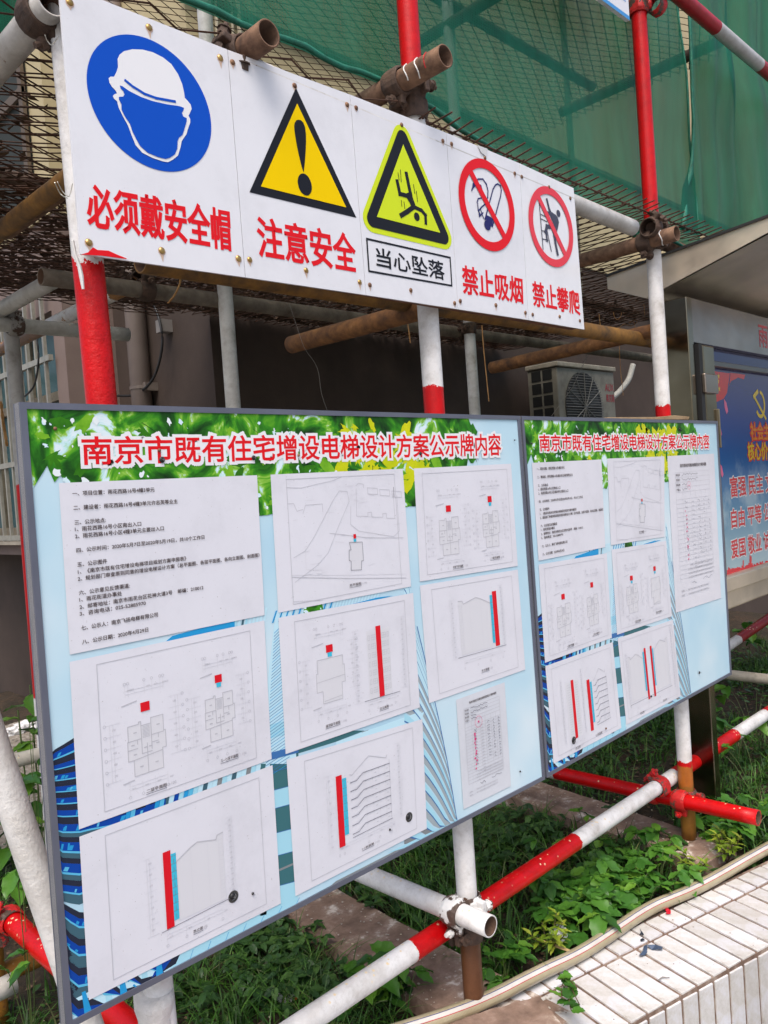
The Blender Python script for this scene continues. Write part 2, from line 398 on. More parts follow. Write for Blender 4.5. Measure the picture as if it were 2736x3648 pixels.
for i in range(-36, 44):
    for row, (ms, yc) in enumerate(((tl, -.0985), (ts, .0385))):
        o = link(bpy.data.objects.new('tile', ms[i % len(ms)]))
        o.matrix_basis = KM @ Matrix.Translation((PT * (i + .5) + random.uniform(-.0008, .0008), yc, random.uniform(-.0008, .0012))) @ Matrix.Rotation(random.uniform(-.006, .006), 4, 'Z') @ Matrix.Rotation(random.uniform(-.005, .005), 4, 'Y')
        par(o, kerb)
    for k in range(2):
        o = link(bpy.data.objects.new('tile', tb[i % 2])); o.matrix_basis = KM @ Matrix.Translation((PT * (i + .5), -.1925 - .004, -.107 - .196 * k)) @ Matrix.Rotation(R_(90), 4, 'X'); par(o, kerb)

# ================================================================== BUILDING
bld = thing('apartment_building', (2.1, 2.0, GZ), 'house wall behind the scaffold, brown below and cream render above', 'building')
brown = rough_mat('brown_render_shaded', [(.25, (.036, .023, .017)), (.55, (.056, .037, .028)), (.8, (.078, .054, .042))], 2.5, .85, .25, .004, scale2=90)  # wall paint darkened to carry the shade under the deck
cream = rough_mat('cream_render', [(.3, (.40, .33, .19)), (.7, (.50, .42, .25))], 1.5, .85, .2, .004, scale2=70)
def plan(g, z0, z1, o=0.0):
    # stepped plan: window wall X=1.82, recess wall Y=2.93, side wall X=2.10, main wall Y=2.0
    P = [(1.82 - o, 9), (1.82 - o, 2.93 - o), (2.10 - o, 2.93 - o), (2.10 - o, 2.0 - o), (12, 2.0 - o), (12, 9)]
    g.prism([(x, y) for x, y in P], 'Z', z0, z1)
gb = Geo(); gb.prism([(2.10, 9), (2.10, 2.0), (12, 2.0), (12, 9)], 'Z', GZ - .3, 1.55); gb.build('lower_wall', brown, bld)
gb = Geo(); gb.box(1.82, 2.10, 2.93, 3.06, -.24, 1.55); gb.box(1.82, 2.10, 3.06, 9, -.24, -.13); gb.box(1.82, 2.10, 3.06, 9, 1.07, 1.55); gb.build('window_bay_wall', rough_mat('bay_render_lit', [(.3, (.16, .115, .10)), (.7, (.21, .155, .135))], 2.5, .85, .2, .003), bld)  # same brown paint, lighter copy for the lit bay face
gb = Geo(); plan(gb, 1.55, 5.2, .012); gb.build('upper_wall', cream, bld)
# cream wall features: string groove lines, cables and thin pipes by the corner
gp = Geo()
for k, x in enumerate((2.17, 2.23, 2.32, 2.36, 2.46)): gp.tube([(x, 1.965, 1.57), (x + .01, 1.96, 2.6), (x, 1.965, 4.5)], (.016, .009, .007, .012, .006)[k], 8)
gp.build('conduit', rough_mat('pale_conduit', [(.3, (.33, .29, .2)), (.7, (.45, .40, .29))], 12, .6), bld)
gl = Geo(); gl.box(2.05, 12, 1.955, 1.987, 2.30, 2.33); gl.box(5.3, 5.34, 1.96, 1.987, 1.12, 5.1); gl.build('wall_groove', flat('groove_dark', (.10, .09, .06), .9), bld)
gl = Geo(); gl.prism([(1.988, 1.6), (1.988, 1.68), (1.6, 1.66), (1.6, 1.62)], 'X', 6.2, 9.0); gl.build('window_hood', cream, bld)
uy = at(100, 400, X=1.80).y
uw = Geo().box(1.795, 1.803, uy, 6.2, 1.66, 3.4).build('upper_window', flat('window_dark_teal', (.035, .04, .036), .7, 0, .2), bld)  # plain dark matt pane
uf = Geo()
for k in range(6): uf.box(1.775, 1.80, uy + .5 * k, uy + .5 * k + .05, 1.64, 3.42)
for z in (1.62, 2.2, 2.8, 3.4): uf.box(1.77, 1.79, uy, 6.2, z, z + .05)
uf.build('frame', flat('window_frame_brown', (.10, .07, .045), .6), uw)
# window with bars, plane X = 1.82
win = mesh_obj('window', *(lambda G: (G.v, G.f))(Geo().box(1.93, 1.95, 3.06, 6.5, -.13, 1.07)), rough_mat('dusty_window_glass', [(.3, (.03, .085, .10)), (.7, (.07, .14, .15))], 3, .25, .1, .002), bld)
gf = Geo()
for y in (3.06, 3.62, 4.2, 4.8): gf.box(1.90, 1.945, y, y + .045, -.13, 1.07)
for z in (-.13, .62, 1.03): gf.box(1.895, 1.94, 3.06, 6.5, z, z + .05)
gf.build('frame', rough_mat('dusty_frame', [(.3, (.12, .10, .07)), (.7, (.24, .21, .15))], 14, .8), win)
steel = rough_mat('grey_steel_bars', [(.3, (.24, .23, .20)), (.7, (.36, .35, .30))], 16, .5, .2, .001, metal=.3)
for i in range(26):
    y = 3.09 + i * .115; o = Geo().box(1.775, 1.793, y, y + .018, -.17, 1.2).build('bar', steel, win)
for z in (-.15, .28, .80): Geo().box(1.772, 1.796, 3.03, 6.5, z, z + .03).build('rail', steel, win)
Geo().box(1.76, 1.93, 3.0, 6.6, -.175, -.155).build('sill', rough_mat('dusty_sill', [(.3, (.22, .19, .15)), (.7, (.34, .30, .24))], 14, .9), win)
# drain pipe on the side wall with clamps and the black cable
pc = at(505, 1300, X=2.06)
gd = Geo(); gd.tube([(2.045, pc.y, GZ), (2.045, pc.y, 4.0)], .052, 20); dp = gd.build('drain_pipe', rough_mat('pipe_brown', [(.3, (.15, .115, .10)), (.7, (.19, .15, .13))], 5, .55, .1, .002), bld, smooth=True)
for z in (.34, .60):
    gd = Geo(); gd.tube([(2.045, pc.y, z - .008), (2.045, pc.y, z + .008)], .056, 20); gd.box(2.03, 2.10, pc.y - .075, pc.y - .045, z - .02, z + .02); gd.build('pipe_clamp', rough_mat('clamp_brown', [(.3, (.12, .09, .08)), (.7, (.16, .13, .11))], 9, .7), dp)
gd = Geo(); q = at(592, 1165, X=2.085); gd.box(2.04, 2.10, q.y - .035, q.y + .02, q.z - .03, q.z + .03); gd.build('junction_box', flat('box_grey', (.20, .18, .17), .6), bld)
cab = [at(x, y, X=2.03) for x, y in ((440, 950), (425, 985), (520, 1040), (545, 1080), (565, 1130), (578, 1200), (572, 1270), (550, 1340), (515, 1385), (470, 1408), (425, 1410), (380, 1408), (300, 1400))]
def smooth_pts(P, k=5):
    out = []; P = [Vector(p) for p in P]
    for i in range(len(P) - 1):
        a, b, c, d = P[max(i - 1, 0)], P[i], P[i + 1], P[min(i + 2, len(P) - 1)]
        for j in range(k):
            t = j / k; out.append(.5 * ((2 * b) + (c - a) * t + (2 * a - 5 * b + 4 * c - d) * t * t + (3 * b - a - 3 * c + d) * t ** 3))
    out.append(P[-1]); return out
black_rubber = flat('black_rubber', (.012, .012, .013), .5)
tag(Geo().tube(smooth_pts(cab), .0065, 8).build('cable', black_rubber, smooth=True), 'black cable looping down the brown wall beside the drain pipe', 'cable')
cab2 = [at(x, y, X=1.74) for x, y in ((125, 1180), (137, 1260), (132, 1330), (118, 1380), (88, 1412))]
tag(Geo().tube(smooth_pts(cab2), .0055, 6).build('cable', black_rubber, smooth=True), 'black cable hanging in front of the barred window', 'cable')

# ================================================================== AIR CONDITIONER
ax0 = at(1983, 1286, Y=1.65).x; ax1 = at(2186, 1306, Y=1.65).x; azt = .728; azb = azt - .55
ac = thing('air_conditioner', (ax0, 1.65, azb), 'old cream outdoor air conditioning unit with round fan grille hung on the dark wall', 'air conditioner')
acm = rough_mat('yellowed_enamel', [(.25, (.11, .10, .075)), (.5, (.20, .19, .155)), (.8, (.25, .235, .195))], 9, .6, .2, .002)
acd = flat('ac_dark_inside', (.012, .013, .013), .6)
ga = Geo(); yb = 1.88
ga.box(ax0, ax1, 1.655, yb, azb, azt - .03); body = ga.build('casing', acm, ac, bevel=.006)
ga = Geo(); ga.box(ax0 - .01, ax1 + .01, 1.64, yb + .01, azt - .028, azt + .004); ga.build('lid', rough_mat('dusty_lid', [(.3, (.2, .18, .14)), (.7, (.38, .35, .29))], 16, .9), ac, bevel=.006)
fc = (ax0 + .30, azb + .265)
gr = Geo()
gr.prism([(fc[0] + .225 * math.cos(a * math.pi / 24), fc[1] + .235 * math.sin(a * math.pi / 24)) for a in range(48)], 'Y', 1.651, 1.6545); gr.build('fan_opening', acd, ac)
gr = Geo()
for k in range(27):
    z = fc[1] - .225 + k * .0173; w = .232 * math.sqrt(max(0, 1 - ((z - fc[1]) / .236) ** 2)); gr.box(fc[0] - w, fc[0] + w, 1.640, 1.646, z, z + .004)
for a in range(6): 
    t = a * math.pi / 6; dx, dz = .225 * math.cos(t), .23 * math.sin(t); gr.tube([(fc[0] - dx, 1.638, fc[1] - dz), (fc[0] + dx, 1.638, fc[1] + dz)], .003, 5)
gr.build('fan_guard', flat('guard_grey', (.13, .13, .12), .6), ac)
gr = Geo()
for k in range(3):
    t = k * 2.094; gr.prism([(fc[0] + r * math.cos(t + o_), fc[1] + r * math.sin(t + o_)) for r, o_ in ((.03, 0), (.2, .1), (.2, .75), (.12, .9), (.03, .8))], 'Y', 1.648, 1.650)
gr.build('fan_blade', flat('fan_dark', (.05, .05, .05), .5), ac)
for r_ in range(6):
    for c_ in range(2):
        z = azb + .035 + r_ * .082; y = 1.672 + .02 + c_ * .085
        Geo().box(ax0 - .003, ax0 + .001, y, y + .07, z, z + .066).build('louvre_opening', acd, ac)
I = Ink(1.6535); tx0 = ax0 + .59; I.text('AUX', (tx0, azt - .115), (tx0 + .115, azt - .115), (tx0 + .115, azt - .165), (tx0, azt - .165), .02)
I.text('奥克斯', (tx0 + .005, azt - .185), (tx0 + .12, azt - .185), (tx0 + .12, azt - .24), (tx0 + .005, azt - .24), .02); I.build('printed_name', flat('ac_red', (.30, .02, .03), .5), ac)
for bx_ in (ax0 + .08, ax1 - .12): Geo().box(bx_, bx_ + .03, 1.62, 2.0, azb - .03, azb - .004).build('bracket', acm, ac)
hz = [at(x, y, Y=1.8) for x, y in ((2255, 1300), (2240, 1350), (2215, 1385), (2190, 1410), (2150, 1440))]
tag(Geo().tube(smooth_pts(hz), .021, 10).build('insulated_pipe', rough_mat('wrap_white', [(.3, (.25, .25, .23)), (.7, (.36, .35, .32))], 20, .8), smooth=True), 'white wrapped refrigerant pipe curving down right of the air conditioner', 'pipe')

# ================================================================== SCAFFOLD
scf = thing('scaffold', (.605, .06, -1.25), 'red and white painted tube scaffold with rusty transoms and forged couplers carrying the boards', 'scaffold')
XA, XB, XC, YP = .605, 1.405, 2.557, .06
# uprights, z measured from foot
def zs(*a): return [(z - a[0], c) for z, c in a[1]]
tube(scf, 'upright', (.622, YP, -1.25), (.552, YP, 3.0), [(0, BROWN), (.10, WHITE), (.62, WHITE), (.72, RED), (1.635, WHITE)], label='front upright, red between the boards and white above', edge=.03, wear=.08, bs=1.0, rough=.33)
tube(scf, 'upright', (1.402, YP, -1.25), (1.417, YP, 3.0), [(0, RUST), (.22, RUST), (.275, WHITE), (.8, WHITE), (1.0, RED), (1.472, WHITE), (2.1, RED)], label='second front upright with rusty foot', edge=.012, wear=.08)
tube(scf, 'upright', (XC, YP, -1.25), (XC, YP, 3.0), [(0, OCHRE), (.18, (.42, .13, .02)), (.235, RED), (.258, WHITE), (.8, RED), (1.455, WHITE), (2.005, (.42, .17, .03)), (2.055, RED)], label='third front upright, red top and ochre foot', edge=.014, wear=.08)
tube(scf, 'upright', (1.493, 1.0, -1.25), (1.55, 1.05, 3.2), [(0, WHITE), (1.13, RED), (1.44, (.66, .65, .63))], wear=.2, wear_col=(.35, .34, .32))
tube(scf, 'upright', (2.745, 1.0, -1.25), (2.745, 1.0, 3.2), [(0, WHITE), (1.0, (.66, .65, .63)), (1.6, WHITE)], wear=.2, wear_col=(.3, .29, .27))
tube(scf, 'upright', (1.045, 1.6, -1.25), (1.05, 1.6, .66), [(0, WHITE), (.62, RED), (1.35, GREYW)], wear=.1, wear_col=(.3, .3, .28), label='back upright white with a red band')
p = at(12, 3600, Y=.93); tube(scf, 'upright', (p.x, .97, -1.28), (p.x, .97, -.98), [(0, OCHRE)], wear=.5)
# ledgers (along X)
zL = -1.052; yl = .108
tube(scf, 'ledger', (.25, yl, zL), (5.6, yl, zL), [(0, WHITE), (at(1460, 3400, Y=yl).x - .25, RED), (at(2045, 3000, Y=yl).x - .25, WHITE), (at(2395, 2740, Y=yl).x - .25, RED), (at(2610, 2620, Y=yl).x - .25, WHITE), (at(2722, 2555, Y=yl).x - .25, RED)], label='low front rail with red and white bands', wear=.06, edge=.006)
tube(scf, 'ledger', (.74, .155, .444), (3.4, .155, .456), mat=rough_mat('ochre_tube', [(.3, (.05, .035, .02)), (.45, (.17, .085, .022)), (.6, (.28, .135, .025)), (.75, (.36, .19, .05))], 15, .7, .4, .002), label='ochre rail under the safety signs')
q0 = at(145, 985, Y=1.05); tube(scf, 'ledger', (q0.x, 1.05, q0.z), (4.6, 1.05, .655), mat=rough_mat('mud_tube', [(.3, (.10, .075, .055)), (.6, (.22, .18, .14)), (.8, (.3, .26, .22))], 14, .9, .7, .003), label='muddy back rail')
tube(scf, 'ledger', (.2, 1.05, .905), (4.6, 1.05, .905), mat=rough_mat('dark_tube', [(.3, (.05, .032, .025)), (.7, (.13, .08, .055))], 12, .85, .5, .002), label='dark rusty back rail under the deck')
a = at(0, 1153, Y=1.55); tube(scf, 'ledger', (a.x - .4, 1.55, .622), (at(455, 1186, Y=1.55).x, 1.55, .628), [(0, (.52, .52, .49))], wear=.15, wear_col=(.4, .4, .36), label='white rail ending behind the red upright')
w0 = at(1900, 630, Y=.012); w1 = at(2265, 803, Y=.012)
tube(scf, 'ledger', (w0.x - .9, .012 + .012, w0.z), (w1.x, .024, w1.z - .004), [(0, WHITE), (.5, (.52, .51, .49))], wear=.2, label='white rail behind the fifth sign')
tube(scf, 'ledger', (2.60, .13, .80), (4.4, .13, .81), mat=rough_mat('rust_tube', [(.3, (.06, .033, .022)), (.46, (.15, .08, .048)), (.62, (.24, .135, .08)), (.78, (.42, .30, .21))], 24, .85, .6, .002), label='rusty rail right of the third upright')
dz0 = at(2380, -30, Y=-.02); dz1 = at(2736, 262, Y=-.02)
dg0 = at(2330, -90, Y=-.02); dg1 = at(2900, 400, Y=-.02)
def lat(x, y): return (at(x, y, Y=-.02) - dg0).length
tube(scf, 'ledger', dg0, dg1, [(0, (.40, .012, .02)), (lat(2548, 108), (.50, .50, .49)), (lat(2702, 235), (.38, .012, .02))], wear=.1, label='high outer guard rail with red and white bands', edge=.003)
# transoms (along Y)
rustm = MATS['rust_tube']
tube(scf, 'transom', (.553, .02, .772), (.553, 2.0, .772), [(0, (.55, .53, .50)), (.8, (.5, .48, .45))], wear=.25, wear_col=(.35, .28, .24), label='white deck bearer beside the first upright')
tube(scf, 'transom', (.88, .35, .80), (.88, 2.0, .80), mat=MATS['ochre_tube'], label='ochre deck bearer')
tube(scf, 'transom', (1.0, 1.12, .668), (1.0, 2.2, .672), [(0, (.5, .49, .46))], wear=.2, label='short white bearer at the far left')
tube(scf, 'transom', (1.25, 1.13, .69), (1.25, 3.2, .675), [(0, OCHRE), (.12, WHITE), (.62, BROWN)], wear=.4, wear_col=OCHRE, label='bearer painted white in the middle', edge=.02)
tube(scf, 'transom', (1.355, -.085, .905), (1.355, 1.2, .895), mat=rustm, label='rusty transom poking out above the third sign')
c0 = at(946, 127, Y=-.04)
tube(scf, 'transom', (c0.x, -.05, c0.z), (c0.x, 1.2, c0.z), mat=rustm, label='rusty transom poking out above the second sign')
tube(scf, 'transom', (1.455, .105, .422), (1.455, .625, .428), mat=MATS['ochre_tube'] if False else rough_mat('rust_orange_tube', [(.3, (.06, .032, .02)), (.48, (.17, .075, .028)), (.62, (.28, .125, .04)), (.8, (.40, .26, .16))], 22, .85, .6, .002), label='short rusty transom under the third sign')
tube(scf, 'transom', (2.607, .09, .470), (2.607, .79, .452), mat=MATS['rust_orange_tube'], label='rusty transom below the fifth sign')
tube(scf, 'transom', (2.509, -.045, .742), (2.509, 1.15, .742), mat=rustm, label='rusty transom poking out at the third upright')
tube(scf, 'transom', (1.355, -.045, -.987), (1.355, 1.1, -.992), [(0, WHITE)], wear=.04, label='white transom poking out at the second upright')
tube(scf, 'transom', (2.509, -.192, -1.104), (2.509, 1.1, -1.117), [(0, RED), (.70, RED), (.735, WHITE)], wear=.05, label='red transom poking out at the third upright')
tube(scf, 'transom', (.655, -.30, -.976), (.655, .90, -.976), [(0, RED)], wear=.05, label='red transom at the lower left')
a = at(0, 3490, Y=.80); b_ = at(52, 3500, Y=.80); tube(scf, 'transom', (b_.x - .5, .80, b_.z), (b_.x, .80, b_.z), [(0, (.6, .58, .54))], wear=.1)
a = at(95, 3430, Y=.98); tube(scf, 'ledger', (a.x - .5, .98, a.z), (a.x + 2, .98, a.z), [(0, OCHRE)], wear=.3, label='ochre low rail at the lower left')
# raking brace at the left
b0 = at(0, 2728, Y=.16); b1 = at(197, 3310, Y=.16); dd = (b1 - b0).normalized()
tube(scf, 'brace', b0 - dd * .9, b1 + dd * .55, [(0, (.76, .75, .73))], wear=.02, rough=.45, bs=1.0, label='white raking brace at the left edge')
b0 = at(30, 2700, Y=1.6); b1 = at(170, 2712, Y=1.6); tube(scf, 'ledger', (b0.x - .6, 1.6, b0.z), (b1.x + 1.2, 1.6, b1.z), [(0, (.6, .57, .5))], wear=.3)
# tubes to the right behind the kiosk
a = at(2560, 2325, Y=.5); b_ = at(2790, 2168, Y=.42); tube(scf, 'ledger', a, b_, [(0, WHITE), ((at(2628, 2278, Y=.478) - a).length, (.30, .02, .02))], wear=.3, label='far red and white tube among the shrubs')
a = at(2560, 2400, X=3.8); b_ = at(2790, 2426, X=3.8); tube(scf, 'transom', a, b_, [(0, (.52, .47, .38))], wear=.1, label='far grimy white tube right of the boards')
# upper-level tubes seen through the net
e_ = at(2110, 310, Y=1.05); tube(scf, 'ledger', (e_.x - 2.6, 1.05, e_.z), (e_.x, 1.05, e_.z), mat=MATS['dark_tube'], label='upper back rail seen through the net')
e_ = at(2000, 400, Z=1.82); tube(scf, 'transom', (e_.x, max(.2, e_.y - 1.1), e_.z), (e_.x, e_.y, e_.z), mat=MATS['dark_tube'], label='upper bearer seen through the net')
e_ = at(1530, 130, Z=1.95); tube(scf, 'transom', (e_.x, .3, e_.z), (e_.x, e_.y + .1, e_.z), mat=MATS['dark_tube'])
X_, Y_, Z_ = Vector((1, 0, 0)), Vector((0, 1, 0)), Vector((0, 0, 1))
coupler(scf, (XB, YP, -.99), Z_, (1.355, YP, -.989), Y_, 'white', 'paint covered coupler on the second upright')
coupler(scf, (XB, YP, -1.052), Z_, (XB, yl, zL), X_, 'rust')
coupler(scf, (XC, YP, -1.107), Z_, (2.509, YP, -1.107), Y_, 'red', 'red painted coupler on the third upright')
coupler(scf, (XC - .10, yl - .003, zL), X_, (2.509, yl + .05, -1.105), Y_, 'red')
coupler(scf, (XC, YP, .742), Z_, (2.509, YP, .742), Y_, 'rust', 'rusty coupler with white drips')
coupler(scf, (XC, YP, .80), Z_, (2.49, .03, .775), X_, 'rust')
coupler(scf, (XB, YP, .905), Z_, (1.355, YP, .905), Y_, 'rust')
coupler(scf, (XB, YP, .86), Z_, (1.45, .1, .85), X_, 'rust')
coupler(scf, (c0.x, .04, c0.z), Y_, (c0.x - .02, .05, c0.z - .05), X_, 'rust')
coupler(scf, (XA, YP, .85), Z_, (.553, .05, .84), Y_, 'rust')
coupler(scf, (.60, .07, .80), Z_, (.553, YP + .01, .775), Y_, 'rust')
coupler(scf, (1.249, 1.10, .69), Y_, (1.249, 1.05, .653), X_, 'rust')
coupler(scf, (1.045, 1.6, .64), Z_, (1.045, 1.55, .625), X_, 'grey', 'plaster smeared coupler at the far left')
coupler(scf, (.655, .87, -.976), Y_, (.64, .93, -1.0), X_, 'red', 'red coupler at the lower left')
coupler(scf, (2.745, 1.0, .66), Z_, (2.745, 1.05, .655), X_, 'rust')
coupler(scf, (XC, YP, 1.515), Z_, (2.60, .02, 1.52), X_, 'red')
# paint drips on the rusty transoms
drip = Geo()
for (x, y0_, z, ang, ln) in ((1.355, -.02, .905, 0, 1.2), (1.355, .012, .905, 0, 1.0), (2.509, .0, .742, 0, 1.5)):
    drip.tube([(x + .0245 * math.cos(t), y0_ + .004 * math.sin(3 * t), z + .0245 * math.sin(t)) for t in [2.2 + i * .22 * ln for i in range(9)]], .0016, 5)
o = drip.build('paint_drip', flat('paint_drip_white', (.75, .74, .72), .5), scf)
mred = flat('paint_drip_red', (.5, .01, .015), .5)
Geo().tube([(1.355 + .0246 * math.cos(t), -.045, .905 + .0246 * math.sin(t)) for t in [2.2 + i * .2 for i in range(9)]], .0013, 5).build('paint_drip', mred, scf)
Geo().tube([at(x, y, Y=.032) for x, y in ((258, 858), (268, 905), (283, 950), (290, 985), (296, 1030))], [.0028, .0022, .003, .0034, .002], 6).build('paint_drip', flat('paint_drip_white', (.75, .74, .72), .5), scf)
# white cloth wrapped on the foot of the first upright
gw = Geo(); prev = None
pts = [(XA, YP, -.80 - i * .02) for i in range(16)]
gw.tube(pts, [.029 + .004 * mnoise.noise(Vector((i * .9, 0, 0))) + (.003 if i < 2 else 0) for i in range(16)], 22)
gw.build('wrapping', rough_mat('white_tape', [(.3, (.55, .53, .5)), (.7, (.72, .70, .68))], 22, .7, 1.0, .004), scf, smooth=True)['label'] = 'white tape wrapped round the first upright'

# ================================================================== EXPANDED METAL DECK
deck = thing('mesh_deck', (.3, 0, .85), 'rusty expanded metal deck laid across the scaffold above the signs, littered with leaves', 'deck')
rustwire = rough_mat('rust_wire', [(.3, (.035, .018, .012)), (.6, (.085, .038, .022)), (.85, (.16, .075, .04))], 30, .9, .4, .001)
def strands(x0, x1, y0, y1, z, lx, ly, r, sag, name, m, along='X'):
    V = []; F = []
    def zz(x, y): return z + sag * mnoise.noise(Vector((x * 1.7, y * 1.7, z))) + .004 * mnoise.noise(Vector((x * 17, y * 17, 1)))
    def seg(a, b):
        a = Vector((a[0], a[1], zz(*a))); b = Vector((b[0], b[1], zz(*b))); d = (b - a); L = d.length
        if L < 1e-5: return
        d /= L; n = d.cross(Z_).normalized() * r; u = Z_ * r * .8; k = len(V)
        for c in (a - d * r, b + d * r): V.extend((c + n, c + u, c - n, c - u))
        for i in range(4): j = (i + 1) % 4; F.append((k + i, k + j, k + 4 + j, k + 4 + i))
    NX = int((x1 - x0) / lx); NY = int((y1 - y0) / ly)
    for j in range(NY):
        for i in range(NX):
            xa = x0 + i * lx; ya = y0 + j * ly; jx = lambda: random.uniform(-.003, .003)
            # diamond: short bond at the knuckles, two legs
            if along == 'X':
                p = (xa + jx(), ya + (ly / 2 if i % 2 else 0)); q = (xa + lx * .78 + jx(), ya + (ly / 2 if i % 2 else 0) + ly * .0); 
                seg((xa, ya + ly / 2), (xa + lx * .5, ya)); seg((xa + lx * .5, ya), (xa + lx, ya + ly / 2)); seg((xa, ya + ly / 2), (xa + lx * .5, ya + ly)); seg((xa + lx * .5, ya + ly), (xa + lx, ya + ly / 2))
            else:
                seg((xa + lx / 2, ya), (xa + lx, ya + ly * .5)); seg((xa + lx, ya + ly * .5), (xa + lx / 2, ya + ly)); seg((xa + lx / 2, ya), (xa, ya + ly * .5)); seg((xa, ya + ly * .5), (xa + lx / 2, ya + ly))
    me = bpy.data.meshes.new(name); me.from_pydata([tuple(v) for v in V], [], F); me.materials.append(m)
    o = link(bpy.data.objects.new(name, me)); par(o, deck); o['kind'] = 'stuff'; return o
strands(-.25, 1.45, .03, 1.98, .842, .150, .078, .0024, .018, 'expanded_metal', rustwire, 'X')
strands(1.38, 4.3, .035, 1.98, .832, .056, .19, .0024, .010, 'expanded_metal', rustwire, 'Y')
strands(-.2, 1.9, .75, 1.98, .81, .120, .050, .0024, .03, 'expanded_metal', rustwire, 'X')
strands(-.25, 1.45, .30, 1.98, .865, .105, .060, .0022, .025, 'expanded_metal', rustwire, 'X')
# edge wire and bent-up ends along the front edge
ge = Geo(); x = 1.40; ge.tube([(1.40, .04, .832), (2.2, .035, .826), (2.9, .04, .83), (3.3, .05, .832)], .0026, 5)
while x < 3.25:
    ge.tube([(x, .05, .83), (x + random.uniform(-.004, .004), -.012 - random.uniform(0, .012), .836 + random.uniform(-.002, .006))], .0023, 5); x += .041
ge.build('edge_wire', rustwire, deck)
# litter lying on the deck
lit = rough_mat('dead_leaf_litter', [(.3, (.03, .018, .011)), (.55, (.09, .052, .028)), (.8, (.22, .14, .08))], 6, .95)
LV = []; LF = []
for _ in range(19000):
    u = random.random(); y = 1.98 - 1.5 * u ** 1.5; x = random.uniform(-.2, 4.3); s = random.uniform(.008, .03); a = random.uniform(0, 6.3)
    if y < .9 and random.random() < .88: continue
    z = .862 + random.uniform(0, .012); k = len(LV)
    for t in range(4): LV.append((x + s * math.cos(a + t * 1.57) * (1 if t % 2 else .4), y + s * math.sin(a + t * 1.57) * (1 if t % 2 else .4), z + random.uniform(-.006, .006)))
    LF.append((k, k + 1, k + 2, k + 3))
o = mesh_obj('dead_leaves', LV, LF, lit, deck); o['kind'] = 'stuff'
# second deck level higher up, seen as a shadow grid through the net
deck2 = thing('mesh_deck', (.3, .2, 2.03), 'upper expanded metal deck showing as a faint grid through the green net', 'deck')
def strands2():
    ob = strands(.3, 4.2, .3, 1.95, 2.03, .11, .05, .0022, .01, 'expanded_metal', rustwire, 'X'); ob.parent = deck2; ob.matrix_parent_inverse = WM(deck2).inverted()
strands2()

# ================================================================== NETS
def net_mat(nm, lo, hi):
    m, nt, b = newmat(nm); out = nt.nodes['Material Output']
    n = noise(nt, 2.2, 5, .6); hs_ = N(nt, 'ShaderNodeTexCoord'); hm_ = N(nt, 'ShaderNodeMapping'); hm_.inputs['Scale'].default_value = (6, 4, 1.2); nt.links.new(hs_.outputs['Object'], hm_.inputs[0]); nt.links.new(hm_.outputs[0], n.inputs['Vector']); r = ramp(nt, [(.3, (.004, .125, .062)), (.7, (.008, .215, .118))]); nt.links.new(n.outputs[0], r.inputs[0]); nt.links.new(r.outputs[0], b.inputs['Base Color']); b.inputs['Roughness'].default_value = .45  # upright colour streaks paint the light and shade of wrinkles
    tr = N(nt, 'ShaderNodeBsdfTranslucent'); nt.links.new(r.outputs[0], tr.inputs[0])
    tp = N(nt, 'ShaderNodeBsdfTransparent'); tp.inputs[0].default_value = (.80, .95, .84, 1)
    m1 = N(nt, 'ShaderNodeMixShader'); m1.inputs[0].default_value = .45; nt.links.new(b.outputs[0], m1.inputs[1]); nt.links.new(tr.outputs[0], m1.inputs[2])
    # weave: threads every few millimetres
    tc = N(nt, 'ShaderNodeTexCoord'); w1 = N(nt, 'ShaderNodeTexWave', wave_type='BANDS', bands_direction='Z'); w1.inputs['Scale'].default_value = 46; w1.inputs['Distortion'].default_value = .8; nt.links.new(tc.outputs['Object'], w1.inputs[0])
    w2 = N(nt, 'ShaderNodeTexWave', wave_type='BANDS', bands_direction='X'); w2.inputs['Scale'].default_value = 40; w2.inputs['Distortion'].default_value = .8; nt.links.new(tc.outputs['Object'], w2.inputs[0])
    mxx = N(nt, 'ShaderNodeMath', operation='MAXIMUM'); nt.links.new(w1.outputs['Fac'], mxx.inputs[0]); nt.links.new(w2.outputs['Fac'], mxx.inputs[1])
    mp_ = N(nt, 'ShaderNodeMapping'); mp_.inputs['Scale'].default_value = (7, 4, 1.1); nt.links.new(tc.outputs['Object'], mp_.inputs[0]); n2 = noise(nt, 1.0, 5, .62, vec=mp_.outputs[0]); n2.inputs['Distortion'].default_value = .7; ad = N(nt, 'ShaderNodeMath', operation='MULTIPLY_ADD'); nt.links.new(n2.outputs[0], ad.inputs[0]); ad.inputs[1].default_value = 1.1; nt.links.new(mxx.outputs[0], ad.inputs[2])  # stretched noise varies the density too, imitating wrinkles
    mr = N(nt, 'ShaderNodeMapRange'); nt.links.new(ad.outputs[0], mr.inputs[0]); mr.inputs[1].default_value = .55; mr.inputs[2].default_value = 1.75; mr.inputs[3].default_value = lo; mr.inputs[4].default_value = hi
    m2 = N(nt, 'ShaderNodeMixShader'); nt.links.new(mr.outputs[0], m2.inputs[0]); nt.links.new(tp.outputs[0], m2.inputs[1]); nt.links.new(m1.outputs[0], m2.inputs[2]); nt.links.new(m2.outputs[0], out.inputs[0])
    return m
netm = net_mat('green_debris_net', .70, .93); netm2 = net_mat('green_debris_net_doubled', .80, .985); hemm = rough_mat('net_hem', [(.3, (.005, .085, .05)), (.7, (.012, .20, .13))], 30, .6, .6, .003)
def interp(tab, v):
    if v <= tab[0][0]: return tab[0][1]
    for (a, b), (c, d) in zip(tab, tab[1:]):
        if v <= c: return b + (d - b) * (v - a) / (c - a)
    return tab[-1][1]
